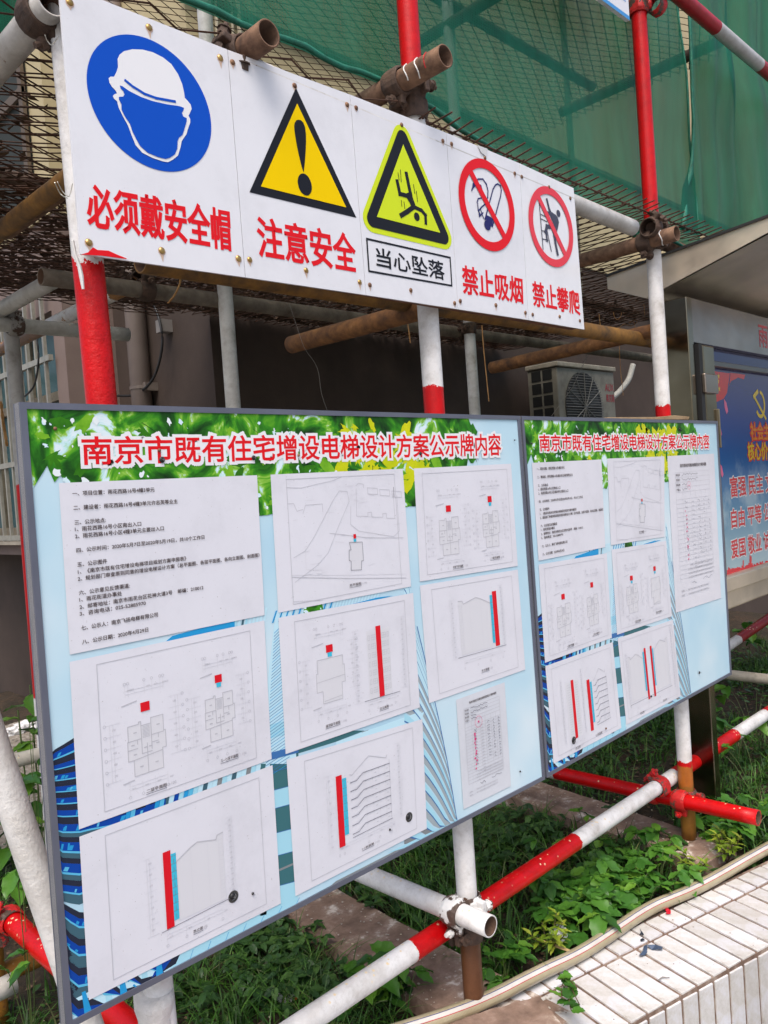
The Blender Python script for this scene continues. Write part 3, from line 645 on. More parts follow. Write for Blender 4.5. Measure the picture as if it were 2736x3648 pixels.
def net(name, left, right, bottom, top, ybase, folds, seed, label):
    V = []; F = []; nu, nv = 150, 60
    for j in range(nv + 1):
        t = j / nv
        for i in range(nu + 1):
            s = i / nu; zt = bottom(left(0) + (right(0) - left(0)) * s); z = zt + (top - zt) * t ** 1.3; x = left(z) + (right(z) - left(z)) * s
            yy = ybase + folds * (.6 * mnoise.noise(Vector((x * 5, z * .6, seed))) + .4 * mnoise.noise(Vector((x * 11, z * .8, seed + 5)))) + .02 * mnoise.noise(Vector((x * 2, z * 3, seed)))
            V.append((x, yy, z))
    for j in range(nv):
        for i in range(nu): a = j * (nu + 1) + i; F.append((a, a + 1, a + nu + 2, a + nu + 1))
    o = thing(name, V[0], label, 'net'); mesh_obj('netting', V, F, netm2 if seed == 9 else netm, o, smooth=True)
    return o, V, nu, nv
hemtab = [(.3, .905), (.83, .914), (1.13, .925), (1.39, .925), (1.69, .88), (1.94, .85), (2.23, .815), (2.55, .775), (2.8, .80)]
rz = [(at(x, y, Y=.11).z, at(x, y, Y=.11).x) for x, y in ((2478, 600), (2465, 450), (2445, 250), (2420, 60), (2410, -60))]; rz = sorted([(.75, at(2480, 640, Y=.11).x)] + rz)
o, V, nu, nv = net('debris_net', lambda z: .3, lambda z: interp(rz, z), lambda x: interp(hemtab, x), 3.0, .115, .012, 1, 'green debris net stretched behind the signs and the first uprights')
hv = [V[i] for i in range(0, nu + 1, 3)]
Geo().tube([(p[0], p[1] - .012, p[2] + .004 * math.sin(p[0] * 30)) for p in hv], [.006 + .004 * mnoise.noise(Vector((i * .5, 0, 0))) for i in range(len(hv))], 8).build('hem', hemm, o, smooth=True)
Geo().tube([V[j * (nu + 1) + nu] for j in range(0, nv + 1, 2)], .0045, 6).build('hem', hemm, o, smooth=True)
lz = sorted([(at(x, y, Y=.09).z, at(x, y, Y=.09).x) for x, y in ((2450, 815), (2470, 720), (2485, 600), (2478, 400), (2466, 200), (2455, 70), (2452, -60))])
o, V, nu, nv = net('debris_net', lambda z: interp(lz, z), lambda z: 5.2, lambda x: .87, 3.2, .10, .085, 9, 'green debris net hanging in folds right of the slit, above the steel canopy')
Geo().tube([(p[0], p[1] - .008, p[2]) for p in [V[j * (nu + 1)] for j in range(0, nv + 1, 2)]], [.011 if V[j * (nu + 1)][2] < 1.15 else .006 for j in range(0, nv + 1, 2)], 8).build('hem', hemm, o, smooth=True)
# a hanging flap of net behind the first upright, top left
V = []; F = []
fx = at(78, 60, Y=1.18).x; fz = at(40, 135, Y=1.18).z
for j in range(13):
    for i in range(25):
        x = fx - .9 + .0375 * i; z = fz + .16 * j + .02 * math.sin(i * .7); V.append((x, 1.18 + .03 * mnoise.noise(Vector((x * 9, z, 2))), z))
for j in range(12):
    for i in range(24): a = j * 25 + i; F.append((a, a + 1, a + 26, a + 25))
tag(mesh_obj('debris_net', V, F, netm, smooth=True), 'small flap of green net hanging behind the scaffold at the upper left', 'net')

# ================================================================== SAFETY SIGNS
brass = rough_mat('brass_nail', [(.3, (.30, .17, .05)), (.7, (.62, .42, .16))], 40, .3, .2, .001, metal=.9)
rustnail = rough_mat('rusty_nail', [(.3, (.10, .04, .03)), (.7, (.30, .17, .09))], 60, .6, .3, .001, metal=.4)
def nail(parent, px, py, m=rustnail, r=.0042, y=0.0):
    p = at(px, py, Y=y); V = []; F = []; n = 12
    prof = ((1, 0), (.92, .0011), (.6, .0022), (.25, .0026)); 
    for rr, h in prof:
        for k in range(n): a = 6.2832 * k / n; V.append((p.x + r * rr * math.cos(a), y - .0006 - h, p.z + r * rr * math.sin(a)))
    V.append((p.x, y - .0034, p.z))
    for j in range(len(prof) - 1):
        for k in range(n): k2 = (k + 1) % n; F.append((j * n + k, (j + 1) * n + k, (j + 1) * n + k2, j * n + k2))
    for k in range(n): F.append(((len(prof) - 1) * n + k, len(V) - 1, (len(prof) - 1) * n + (k + 1) % n))
    return mesh_obj('nail', V, F, m, parent, smooth=True)
def stain(parent, px, py, r):
    p = at(px, py, Y=0); I = Ink(-.00045); I.poly([(p.x + r * 1.25 * math.cos(k * .7), p.z - r * .2 + r * 1.3 * math.sin(k * .7)) for k in range(9)]); I.poly([(p.x - r * .7, p.z - r), (p.x + r * .6, p.z - r), (p.x + r * .15, p.z - r * random.uniform(1.8, 3.6))]); return I.build('rust_stain', flat('ink_rust_stain', (.58, .42, .32), .5), parent)
def sign(corners, label, mat):
    """corners in plane coordinates TL TR BR BL"""
    t = thing('safety_sign', (corners[3][0], 0, corners[3][1]), label, 'sign', 'safety signs in a row on the scaffold')
    g = Geo(); g.prism(corners, 'Y', 0.0, .0042); g.build('panel', mat, t); return t
zt_ = lambda x: interp([(.55, .7895), (.86, .7895), (1.15, .797), (1.45, .798), (1.73, .795), (1.98, .786)], x)
zb_ = lambda x: interp([(.55, .386), (.86, .3915), (1.15, .3955), (1.45, .398), (1.73, .4005), (1.98, .400)], x)
xe = [(.5545, .5545), (.8549, .8559), (1.1479, 1.1525), (1.4446, 1.4446), (1.7279, 1.7220), (1.9810, 1.9900)]
def crn(i):
    (a, b), (c, d) = xe[i], xe[i + 1]; g_ = .0007
    return [(a + g_, zt_(a)), (c - g_, zt_(c)), (d - g_, zb_(d)), (b + g_, zb_(b))]
SIGW = board_white('sign_white'); SIGW2 = board_white('sign_white_glossy', (.76, .76, .78), .1)
def z1(x, y): return xz(x / 1.659, y / 1.659)
def z2(x, y): return xz(900 + x / 1.8433, y / 1.8433)
def z4(x, y): return xz(1500 + x / 2.37, 400 + y / 2.37)
IY = -.0006
# 1 helmet
s1 = sign(crn(0), 'white sign with a blue disc and white helmet outline, red characters 必须戴安全帽', SIGW)
I = Ink(IY); I.disc((.6975, .6495), .1105, 96, .1055); I.build('blue_disc', ink_blue, s1)
hel = [(695, 400), (693, 350), (705, 325), (730, 305), (780, 293), (840, 295), (900, 310), (960, 340), (1010, 380), (1050, 440), (1075, 500), (1085, 545), (1090, 580), (1105, 595), (1125, 620), (1130, 645), (1120, 670), (1112, 685), (1122, 705), (1122, 725), (1105, 775), (1100, 795), (1085, 815), (1072, 835), (1065, 870), (1050, 920), (1020, 945), (990, 960), (960, 955), (900, 935), (840, 905), (800, 860), (775, 800), (755, 745), (725, 690), (700, 640), (690, 600), (672, 585), (665, 570), (672, 560), (690, 553), (680, 535), (660, 515), (645, 490), (640, 465), (650, 455), (672, 455), (685, 430)]
face = [(705, 508), (720, 512), (760, 540), (830, 575), (900, 600), (980, 618), (1060, 630), (1085, 640), (1080, 655), (1072, 670), (1080, 690), (1100, 700), (1100, 720), (1085, 770), (1075, 800), (1055, 815), (1047, 835), (1045, 880), (1030, 915), (1000, 935), (975, 942), (930, 930), (870, 905), (825, 865), (800, 820), (780, 780), (765, 735), (735, 690), (715, 650), (715, 620), (700, 590), (700, 575), (725, 573), (733, 560), (725, 540), (710, 525)]
I = Ink(IY * 2); I.poly([z1(*p) for p in hel]); I.build('helmet_outline', ink_white, s1)
I = Ink(IY * 3); I.poly([z1(*p) for p in face]); I.line([z1(*p) for p in ((739, 479), (780, 512), (850, 556), (920, 582), (1030, 602))], .0042); I.build('face_shape', ink_blue, s1)
I = Ink(IY); I.text('必须戴安全帽', z1(508, 1085), z1(1352, 1243), z1(1366, 1484), z1(523, 1338), .034); I.build('lettering', ink_red, s1)
for x, y in ((248, 8), (531, 98), (784, 206), (316, 864), (576, 893), (849, 921)): nail(s1, x, y, brass, .0056); stain(s1, x, y, .0056)
Ik = Ink(IY * 1.5); Ik.poly([z1(*p) for p in ((478, 1505), (520, 1492), (548, 1462), (575, 1478), (640, 1482), (690, 1505), (745, 1527), (750, 1532), (600, 1512))]); Ik.build('paint_smear', ink_red, s1)
# 2 warning triangle
s2 = sign(crn(1), 'white sign with a yellow warning triangle and exclamation mark, red characters 注意安全', SIGW)
I = Ink(IY); I.poly([xz(1053.6, 313), xz(1269, 776), xz(888, 685)]); I.build('triangle_border', ink_black, s2)
I = Ink(IY * 2); I.poly([z2(290, 681), z2(612, 1363), z2(52, 1225)]); I.build('yellow_triangle', ink_yellow, s2)
I = Ink(IY * 3); I.poly([z2(*p) for p in ((269, 830), (273, 808), (283, 792), (297, 788), (313, 791), (330, 808), (341, 838), (346, 880), (347, 930), (344, 1000), (338, 1075), (331, 1135), (318, 1095), (302, 1030), (288, 965), (277, 900), (271, 860))])
c_ = z2(339, 1213); I.disc(c_, .0172, 32, .0205); I.build('exclamation_mark', ink_black, s2)
I = Ink(IY); I.text('注意安全', z2(25, 1420), z2(662, 1545), z2(682, 1790), z2(42, 1680), .034); I.build('lettering', ink_red, s2)
for x, y in ((828, 222), (1049, 305), (1236, 373), (889, 925), (1090, 963), (1281, 1005)): nail(s2, x, y, brass if y > 900 else rustnail, .005); stain(s2, x, y, .005)
# 3 falling
s3 = sign(crn(2), 'white sign with a lime triangle and falling figure, black boxed characters 当心坠落', SIGW)
def rounded(pts, r, n=7):
    out = []; P = [Vector(p) for p in pts]
    for i in range(len(P)):
        a, b, c = P[i - 1], P[i], P[(i + 1) % len(P)]; u = (a - b).normalized(); v = (c - b).normalized(); h = math.acos(max(-1, min(1, u.dot(v)))) / 2; d = r / math.tan(h)
        cen = b + (u + v).normalized() * (r / math.sin(h)); p = b + u * d - cen; q = b + v * d - cen
        a0 = math.atan2(p.y, p.x); a1 = math.atan2(q.y, q.x); da = (a1 - a0 + math.pi) % (2 * math.pi) - math.pi
        out += [tuple(cen + Vector((math.cos(a0 + da * k / n), math.sin(a0 + da * k / n))) * r) for k in range(n + 1)]
    return out
apex = z2(978, 905); bl = z2(812, 1425); br_ = z2(1228, 1530); ap = z2(985, 950)
def offs(tri, d):
    T = [Vector(t) for t in tri]; c = sum(T, Vector((0, 0))) / 3; out = []
    for i in range(3):
        a, b, e = T[i - 1], T[i], T[(i + 1) % 3]; u = (b - a).normalized(); v = (e - b).normalized(); n1 = Vector((u.y, -u.x)); n2 = Vector((v.y, -v.x))
        if n1.dot(b - c) < 0: n1 = -n1
        if n2.dot(b - c) < 0: n2 = -n2
        h = (n1 + n2).normalized(); out.append(tuple(b + h * d / h.dot(n1)))
    return out
tri3 = [ap, br_, bl]
I = Ink(IY); I.poly(rounded(offs(tri3, .0345), .0275)); I.build('lime_border', ink_lime, s3)
I = Ink(IY * 2); I.poly(rounded(offs(tri3, .0235), .0165)); I.build('triangle_border', ink_black, s3)
I = Ink(IY * 3); I.poly(tri3); I.build('lime_triangle', ink_lime, s3)
I = Ink(IY * 4); I.disc(z2(1073, 1425), .0092, 20)
def stroke(I, pts, w):
    I.line(pts, w)
    for p in pts: I.disc(p, w / 2, 12)
stroke(I, [z2(1005, 1145), z2(1022, 1230), z2(1040, 1310), z2(1058, 1360)], .0098); stroke(I, [z2(945, 1195), z2(962, 1275), z2(1010, 1288), z2(1035, 1330)], .0095)
stroke(I, [z2(1025, 1290), z2(1050, 1355)], .015); stroke(I, [z2(1050, 1362), z2(1010, 1392), z2(972, 1415)], .0105); stroke(I, [z2(1055, 1360), z2(1105, 1385), z2(1130, 1415), z2(1132, 1465)], .0085)
for a_ in (((950, 1138), (957, 1182)), ((965, 1118), (971, 1196)), ((1051, 1214), (1060, 1272)), ((1070, 1258), (1078, 1326)), ((971, 1318), (975, 1356)), ((989, 1328), (994, 1370))): I.line([z2(*p) for p in a_], .0017)
I.build('falling_figure', ink_black, s3)
I = Ink(IY); bx = [(1306, 851), (1603, 918), (1609, 1018), (1314, 966)]; I.line([xz(*p) for p in bx], .0042, True); I.text('当心坠落', z2(808, 1625), z2(1250, 1722), z2(1262, 1840), z2(814, 1748), .028); I.build('lettering', ink_black, s3)
for x, y in ((1268, 384), (1430, 445), (1577, 502), (1317, 1015), (1463, 1034), (1619, 1080)): nail(s3, x, y, rustnail, .0048); stain(s3, x, y, .0044)
# 4 no smoking
s4 = sign(crn(3), 'white sign with a red no smoking circle, red characters 禁止吸烟', SIGW)
I = Ink(IY * 3); c4 = (1.5815, .6605); 
I.ring(c4, .0868, .1085); a0, a1 = z4(408, 490), z4(707, 1065); I.line([a0, a1], .0165); I.build('ban_circle', ink_red, s4)
I = Ink(IY * 2); cg = [(537, 905), (605, 650), (625, 615), (645, 605), (668, 622), (675, 660), (668, 710), (600, 965)]
I.line([z4(*p) for p in cg], .0036); I.poly([z4(*p) for p in ((548, 868), (578, 880), (607, 905), (596, 972), (570, 925), (540, 905))]); I.disc(z4(558, 955), .0128, 24, .0118)
I.line([z4(*p) for p in ((425, 660), (445, 600), (480, 565), (520, 565), (550, 610), (562, 665), (560, 720), (545, 770), (510, 800), (485, 830), (490, 880), (520, 850))], .0036)
I.line([z4(*p) for p in ((470, 760), (480, 730), (505, 725))], .003); I.line([z4(*p) for p in ((475, 770), (480, 830), (500, 870))], .003); I.line([z4(*p) for p in ((500, 820), (515, 870), (528, 898))], .0025)
I.poly([z4(*p) for p in ((425, 658), (433, 600), (447, 590), (470, 612))]); I.poly([z4(*p) for p in ((478, 600), (505, 615), (516, 655), (500, 640))]); I.build('cigarette', ink_navy, s4)
I = Ink(IY); I.text('禁止吸烟', z4(343, 1292), z4(852, 1402), z4(860, 1615), z4(356, 1528), .034); I.build('lettering', ink_red, s4)
for x, y in ((1608, 513), (1727, 563), (1833, 618), (1639, 1072), (1766, 1087), (1871, 1114)): nail(s4, x, y, rustnail, .005); stain(s4, x, y, .0045)
I = Ink(IY * 4); I.poly([z4(*p) for p in ((470, 280), (556, 312), (545, 378), (500, 340))]); I.build('tape_patch', flat('tape', (.6, .6, .6), .12), s4)
# 5 no climbing
s5 = sign(crn(4), 'rightmost glossy white sign with a red circle paled by painted sheen over a ladder climber, red characters 禁止攀爬', SIGW2)
I = Ink(IY * 3); I.ring((1.855, .6575), .0845, .1045); I.line([z4(985, 712), z4(1216, 1205)], .0165); I.build('ban_circle', ink_sheenred, s5)
I = Ink(IY * 2); I.line([z4(990, 705), z4(1028, 1155)], .0032); I.line([z4(1062, 1000), z4(1098, 1175)], .0032)
for a_ in (((1005, 860), (1045, 880)), ((1010, 900), (1060, 925)), ((1018, 1000), (1060, 1010)), ((1022, 1070), (1070, 1080))): I.line([z4(*p) for p in a_], .0026)
I.disc(z4(1157, 855), .0095, 20); stroke(I, [z4(1060, 740), z4(1080, 820), z4(1115, 900)], .008); stroke(I, [z4(1055, 850), z4(1100, 860), z4(1130, 880)], .010)
I.poly([z4(*p) for p in ((1085, 870), (1110, 850), (1150, 885), (1162, 930), (1150, 990), (1135, 1050), (1105, 1010), (1090, 960), (1110, 930))]); stroke(I, [z4(1110, 970), z4(1060, 965), z4(1050, 1010)], .011); stroke(I, [z4(1052, 1000), z4(1062, 1085)], .007); stroke(I, [z4(1120, 1030), z4(1135, 1120), z4(1150, 1195)], .010); I.build('ladder_climber', ink_sheenblack, s5)
I = Ink(IY); I.text('禁止攀爬', z4(935, 1425), z4(1330, 1515), z4(1342, 1712), z4(950, 1632), .034); I.build('lettering', ink_red, s5)
for x, y in ((1858, 630), (1955, 667), (2031, 707), (1897, 1121), (1993, 1128), (2065, 1143)): nail(s5, x, y, rustnail, .005)
wood = rough_mat('red_brown_batten', [(.3, (.12, .045, .025)), (.7, (.24, .10, .05))], 12, .8, .5, .002)
tag(Geo().box(.57, 1.97, .005, .032, .402, .426).build('wooden_batten', wood, bevel=.002), 'brown batten behind the lower edge of the safety signs', 'batten')
tag(Geo().box(.57, 1.97, .005, .032, .755, .78).build('wooden_batten', wood, bevel=.002), 'brown batten behind the upper edge of the safety signs', 'batten')
# ragged wire ties left of the first sign
for i_, P in enumerate((((160, 125), (168, 145), (182, 160), (195, 150), (206, 133)), ((195, 650), (215, 690), (240, 706)), ((205, 648), (222, 680), (246, 700), (258, 655)))):
    tag(Geo().tube(smooth_pts([at(x, y, Y=-.004 + .02 * (k % 2)) for k, (x, y) in enumerate(P)], 4), .0008, 5).build('wire_tie', flat('tie_wire', (.5, .48, .42), .35, .6)), ['thin wire tie round the white upright near the top of the first sign', 'thin wire tie sticking out left of the red characters, lower strand', 'thin wire tie sticking out left of the red characters, upper strand'][i_], 'wire')

# ================================================================== NOTICE BOARDS
def bil(Q, s, t): return tuple((1 - s) * (1 - t) * Q[0][i] + s * (1 - t) * Q[1][i] + s * t * Q[2][i] + (1 - s) * t * Q[3][i] for i in (0, 1))
alu = rough_mat('grey_aluminium_frame', [(.3, (.115, .125, .165)), (.7, (.15, .16, .205))], 7, .42, .1, .001, metal=.3)
def art_mat():
    m, nt, b = newmat('printed_sky'); n = noise(nt, 2.4, 3, .5); r = ramp(nt, [(.32, (.40, .63, .77)), (.5, (.50, .70, .80)), (.68, (.66, .78, .84))]); nt.links.new(n.outputs[0], r.inputs[0]); nt.links.new(r.outputs[0], b.inputs['Base Color']); b.inputs['Roughness'].default_value = .25
    n2 = noise(nt, 5, 2); bump(nt, b, n2.outputs[0], .12, .003); return m
artm = art_mat()
def leafy_mat(i, stops):
    m, nt, b = newmat('printed_foliage_%s' % 'abcd'[i]); n = noise(nt, 26, 5, .65); r = ramp(nt, stops); nt.links.new(n.outputs[0], r.inputs[0]); nt.links.new(r.outputs[0], b.inputs['Base Color']); b.inputs['Roughness'].default_value = .3; b.inputs['Specular IOR Level'].default_value = .2; return m
LEAF_INK = [leafy_mat(0, [(.3, (.006, .03, .006)), (.7, (.02, .09, .008))]), leafy_mat(1, [(.3, (.015, .10, .005)), (.7, (.05, .24, .008))]), leafy_mat(2, [(.3, (.07, .27, .005)), (.7, (.24, .52, .03))]), leafy_mat(3, [(.3, (.42, .52, .004)), (.7, (.68, .66, .01))])]
ink_sky = flat('ink_pale_sky', (.62, .80, .86), .25); ink_skyw = flat('ink_sky_white', (.75, .82, .84), .25)
FOLI, nt, b = newmat('printed_foliage'); n = noise(nt, 15, 5, .55); n.inputs['Distortion'].default_value = 1.2
r = ramp(nt, [(.32, (.006, .026, .006)), (.42, (.014, .095, .008)), (.50, (.035, .23, .012)), (.56, (.11, .37, .018)), (.595, (.30, .55, .08)), (.625, (.50, .76, .78)), (.66, (.70, .82, .86))]); nt.links.new(n.outputs[0], r.inputs[0])
nt.links.new(r.outputs[0], b.inputs['Base Color']); b.inputs['Roughness'].default_value = .3; b.inputs['Specular IOR Level'].default_value = .2
TW = {'grey2': flat('ink_tower_silver', (.34, .40, .43), .25), 'dark': flat('ink_tower_dark', (.02, .025, .045), .25), 'blue': flat('ink_tower_blue', (.004, .055, .34), .25), 'azure': flat('ink_tower_azure', (.02, .30, .62), .25), 'lip': flat('ink_tower_lip', (.10, .46, .70), .25), 'slate': flat('ink_tower_slate', (.05, .12, .16), .25),
      'teal': flat('ink_tower_teal', (.045, .15, .17), .25), 'light': flat('ink_tower_light', (.36, .66, .78), .25), 'grey': flat('ink_tower_grey', (.22, .24, .25), .25), 'pale': flat('ink_tower_pale', (.50, .74, .84), .25), 'edge': flat('ink_tower_edge', (.05, .16, .40), .25)}
def maple(c, r, a, rnd):
    pts = []; n = 5
    for i in range(n):
        t = a + (i - 2) * .85; L = r * (1 - .14 * abs(i - 2)) * rnd.uniform(.8, 1.1)
        for dt, f in ((-.30, .52), (-.16, .66), (-.12, .58), (0, 1), (.12, .6), (.16, .68), (.30, .5)): pts.append((c[0] + L * f * math.cos(t + dt), c[1] + L * f * math.sin(t + dt)))
        if i < n - 1: pts.append((c[0] + r * .28 * math.cos(t + .42), c[1] + r * .28 * math.sin(t + .42)))
    pts.append((c[0] - r * .15 * math.cos(a), c[1] - r * .15 * math.sin(a)))
    return pts
def notice_board(C, title, sheets, label, seed, screws, variant):
    rnd = random.Random(seed)
    t = thing('notice_board', (C[3][0], 0, C[3][1]), label, 'notice board')
    Geo().prism(C, 'Y', .001, .016).build('panel', flat('panel_core', (.5, .5, .52), .5), t)
    # frame: four aluminium bars
    q = .0095
    ox = lambda c, sx, sz: (c[0] + sx * q, c[1] + sz * q)
    Ci = [ox(C[0], 1, -1), ox(C[1], -1, -1), ox(C[2], -1, 1), ox(C[3], 1, 1)]
    for a_, b_, c_, d_ in ((C[0], C[1], Ci[1], Ci[0]), (C[1], C[2], Ci[2], Ci[1]), (C[2], C[3], Ci[3], Ci[2]), (C[3], C[0], Ci[0], Ci[3])):
        Geo().prism([a_, b_, c_, d_], 'Y', -.003, .021).build('frame_bar', alu, t)
    P = lambda u, v: bil(Ci, u, v)
    I = Ink(0.0); I.poly(Ci); bgp = I.build('printed_background', artm, t)
    y0 = -.0002
    # ---- towers, laid out over the whole print, the sheets cover most of them
    inks = {k: Ink(y0, 23, 2e-6) for k in TW}
    def Pm(x, y):
        X, Z = xz(x, y); u = (X - .4560) / (1.6445 - .4560); v = (.1475 - Z) / (.1475 + .742); return P(min(max(u, 0), 1), min(max(v, 0), 1))
    def quadp(key, pts): inks[key].poly([Pm(*p) for p in pts])
    def strip_(key, A, B):
        for i in range(len(A) - 1): quadp(key, [A[i], A[i + 1], B[i + 1], B[i]])
    # left tower: curved floors
    ys = [2690, 2731, 2760, 2798, 2837, 2879, 2923, 2980, 3050, 3123, 3198, 3281, 3372, 3470, 3580, 3700]; sl = [-.55, -.28, -.14, -.04, .0, .03, .06, .10, .15, .20, .28, .38, .48, .62, .8, 1.0]
    def flr(k, f=0.0):
        k2 = min(k + 1, len(ys) - 1); a = ys[k] + (ys[k2] - ys[k]) * f; m = sl[k] + (sl[k2] - sl[k]) * f
        return [(x, a + m * (x - 180) * (1 if x < 320 else .5) + (.0012 * (x - 180) ** 2 if k > 9 else -.0006 * (x - 180) ** 2)) for x in (150, 180, 210, 240, 270, 300, 340, 390, 450, 520, 600)]
    for k in range(len(ys) - 1):
        strip_('dark', flr(k, 0), flr(k, .24)); strip_('blue', flr(k, .24), flr(k, .66 if k < 9 else .52)); strip_('lip', flr(k, .66 if k < 9 else .52), flr(k, .76 if k < 9 else .60)); strip_('slate' if k > 5 else 'dark', flr(k, .76 if k < 9 else .60), flr(k, 1))
        for _ in range(9):
            x = rnd.uniform(165, 560); w = rnd.uniform(5, 16); f0 = rnd.uniform(.28, .42); f1 = .62 if k < 9 else .5
            def yy(x, f): L_ = flr(k, f); return interp(L_, x)
            quadp(rnd.choice(('azure', 'azure', 'lip', 'light')), [(x, yy(x, f0)), (x + w, yy(x + w, f0)), (x + w * .5, yy(x + w * .5, f1)), (x - w * .5, yy(x - w * .5, f1))])
    # ribs in the diagonal gap between the two lower left sheets
    yl_ = lambda x: 2962 - .394 * (x - 285)
    for i in range(30):
        x = 470 + i * 17; c = ('azure', 'lip', 'slate', 'pale', 'blue', 'light')[i % 6] if x < 700 else ('pale', 'grey', 'light', 'pale', 'slate', 'pale')[i % 6]
        quadp(c, [(x, yl_(x) - 40), (x + 15, yl_(x) - 46), (x + 2, yl_(x) + 40), (x - 14, yl_(x) + 46)])
    # foot of the print below the lower left sheet
    yb_ = lambda x: 3548 - .50 * (x - 340)
    quadp('pale', [(280, 3560), (640, 3370), (1000, 3190), (1000, 3330), (640, 3510), (280, 3690)])
    for i in range(13):
        x = 285 + i * 26; quadp(('slate', 'azure', 'pale', 'grey', 'light')[i % 5], [(x, yb_(x) - 30), (x + 13, yb_(x) - 36), (x + 40 - i, yb_(x) + 90), (x + 16 - i, yb_(x) + 100)])
    quadp('dark', [(600, 3400), (670, 3360), (640, 3430), (560, 3490)]); quadp('blue', [(585, 3420), (640, 3390), (600, 3450), (555, 3480)])
    quadp('light', [(660, 3380), (1000, 3210), (1060, 3180), (1060, 3260), (1000, 3290), (620, 3470)])
    for i in range(7): inks['azure'].line([Pm(700 + i * 62, 3380 - i * 31), Pm(692 + i * 62, 3440 - i * 31)], .0008)
    # ribs between the text sheet and the plans
    yr_ = lambda x: 2290 - .28 * (x - 600)
    quadp('azure', [(560, 2320), (620, 2268), (720, 2240), (840, 2205), (840, 2240), (700, 2275), (620, 2300)])
    quadp('lip', [(640, 2288), (720, 2262), (790, 2240), (790, 2250), (700, 2284), (640, 2305)])
    for i in range(17): x = 740 + i * 13; quadp(('pale', 'slate', 'light')[i % 3] if i < 12 else 'pale', [(x, yr_(x) - 26), (x + 8, yr_(x) - 28), (x, yr_(x) + 22), (x - 8, yr_(x) + 24)])
    # centre tower, left visible side
    quadp('pale', [(985, 2180), (1040, 2180), (1060, 2720), (930, 2720), (950, 2500)])
    for i in range(46): y = 2230 + i * 11.5; inks['edge' if i % 3 else 'azure'].line([Pm(1012 - (y - 2200) * .06 - 30, y + 26), Pm(1035, y - 30)], .0009)
    for (y_a, y_b, key) in ((2590, 2640, 'light'), (2690, 2716, 'edge'), (2716, 2768, 'teal'), (2768, 2826, 'teal'), (2826, 2892, 'light'), (2892, 2980, 'teal'), (2980, 3062, 'light'), (3062, 3170, 'teal'), (3170, 3260, 'light')):
        for q_ in range(6):
            xa = 935 + q_ * 22; xb = xa + 22; quadp(key, [(xa, y_a - .28 * (xa - 935)), (xb, y_a - .28 * (xb - 935)), (xb, y_b - .28 * (xb - 935)), (xa, y_b - .28 * (xa - 935))])
    for y in (2760, 2826, 2892, 2980, 3062, 3170): inks['edge'].line([Pm(935, y), Pm(1067, y - 37)], .0012)
    inks['grey'].line([Pm(950, 3120), Pm(1060, 3070)], .004)
    # gaps between the middle sheets
    for i in range(34): x = 985 + i * 11; yg = 2198 - .19 * (x - 990); quadp(('azure', 'pale')[i % 2] if x < 1190 else 'pale', [(x, yg - 22), (x + 6, yg - 24), (x - 8, yg + 20), (x - 14, yg + 22)])
    quadp('azure', [(1190, 2175), (1260, 2150), (1340, 2128), (1400, 2120), (1320, 2142), (1230, 2172)])
    quadp('teal', [(1010, 2700), (1100, 2672), (1200, 2640), (1300, 2600), (1230, 2600), (1100, 2640), (1010, 2672)]); quadp('pale', [(1200, 2640), (1500, 2530), (1500, 2560), (1200, 2668)])
    for i in range(8): x = 1290 + i * 28; quadp(('grey', 'pale')[i % 2], [(x, 2605 - .33 * (x - 1290)), (x + 24, 2597 - .33 * (x - 1290)), (x + 14, 2632 - .33 * (x - 1290)), (x - 12, 2641 - .33 * (x - 1290))])
    # right flank: steep curved fins meeting the edge of the tower
    Bd = lambda y: interp([(2200, 1478), (2300, 1502), (2420, 1530), (2560, 1562), (2700, 1590), (2830, 1612), (2930, 1627), (3000, 1640)], y)
    def fin(y0, n=9):
        out = []
        for i in range(n + 1):
            t = i / n; y = y0 + 60 * t + 240 * t * t; yy_ = min(y, 2990); out.append((1440 + (Bd(yy_) - 1440) * (1 - (1 - t) ** 1.35), y))
        return out
    for k in range(22):
        y = 2020 + k * 52 * (1 + .012 * k); d_ = 52 * (1 + .012 * k); A, M1, M2, B = fin(y), fin(y + d_ * .42), fin(y + d_ * .52), fin(y + d_)
        strip_('pale' if k < 9 else 'light', A, M1); strip_('edge', M1, M2); strip_('pale' if k < 5 else ('grey2' if k < 14 else 'grey'), M2, B)
    inks['edge'].line([Pm(Bd(y), y) for y in range(2230, 2931, 35)], .0022)
    # foot right of the centre
    quadp('teal', [(1090, 3200), (1230, 3125), (1400, 3035), (1390, 3060), (1240, 3150), (1120, 3210)]); quadp('grey', [(1200, 3135), (1420, 3020), (1440, 3030), (1330, 3090), (1180, 3160)])
    quadp('light', [(1380, 3035), (1520, 2965), (1610, 2930), (1540, 2985), (1440, 3030)])
    for _ in range(60):
        c = Pm(rnd.gauss(245, 32), rnd.uniform(3370, 3560)); inks['dark'].poly(maple(c, rnd.uniform(.003, .009), rnd.uniform(0, 6.3), rnd))
    for k_, (key, ink) in enumerate(inks.items()):
        ink.v = [(v[0], v[1] - .00005 * ('grey2', 'slate', 'teal', 'grey', 'pale', 'light', 'dark', 'blue', 'lip', 'azure', 'edge').index(key), v[2]) for v in ink.v]
    for key, ink in inks.items(): 
        o_ = ink.build('printed_tower', TW[key], bgp)
        if o_: o_['kind'] = 'stuff'
    # ---- foliage heading
    def blobp(c, rx, rz, a, n=13, jag=.45):
        out = []
        for i in range(n):
            t = 6.2832 * i / n; r = 1 - jag * rnd.random() * (1 if i % 2 else .4); x = rx * r * math.cos(t); z = rz * r * math.sin(t); out.append((c[0] + x * math.cos(a) - z * math.sin(a), c[1] + x * math.sin(a) + z * math.cos(a)))
        return out
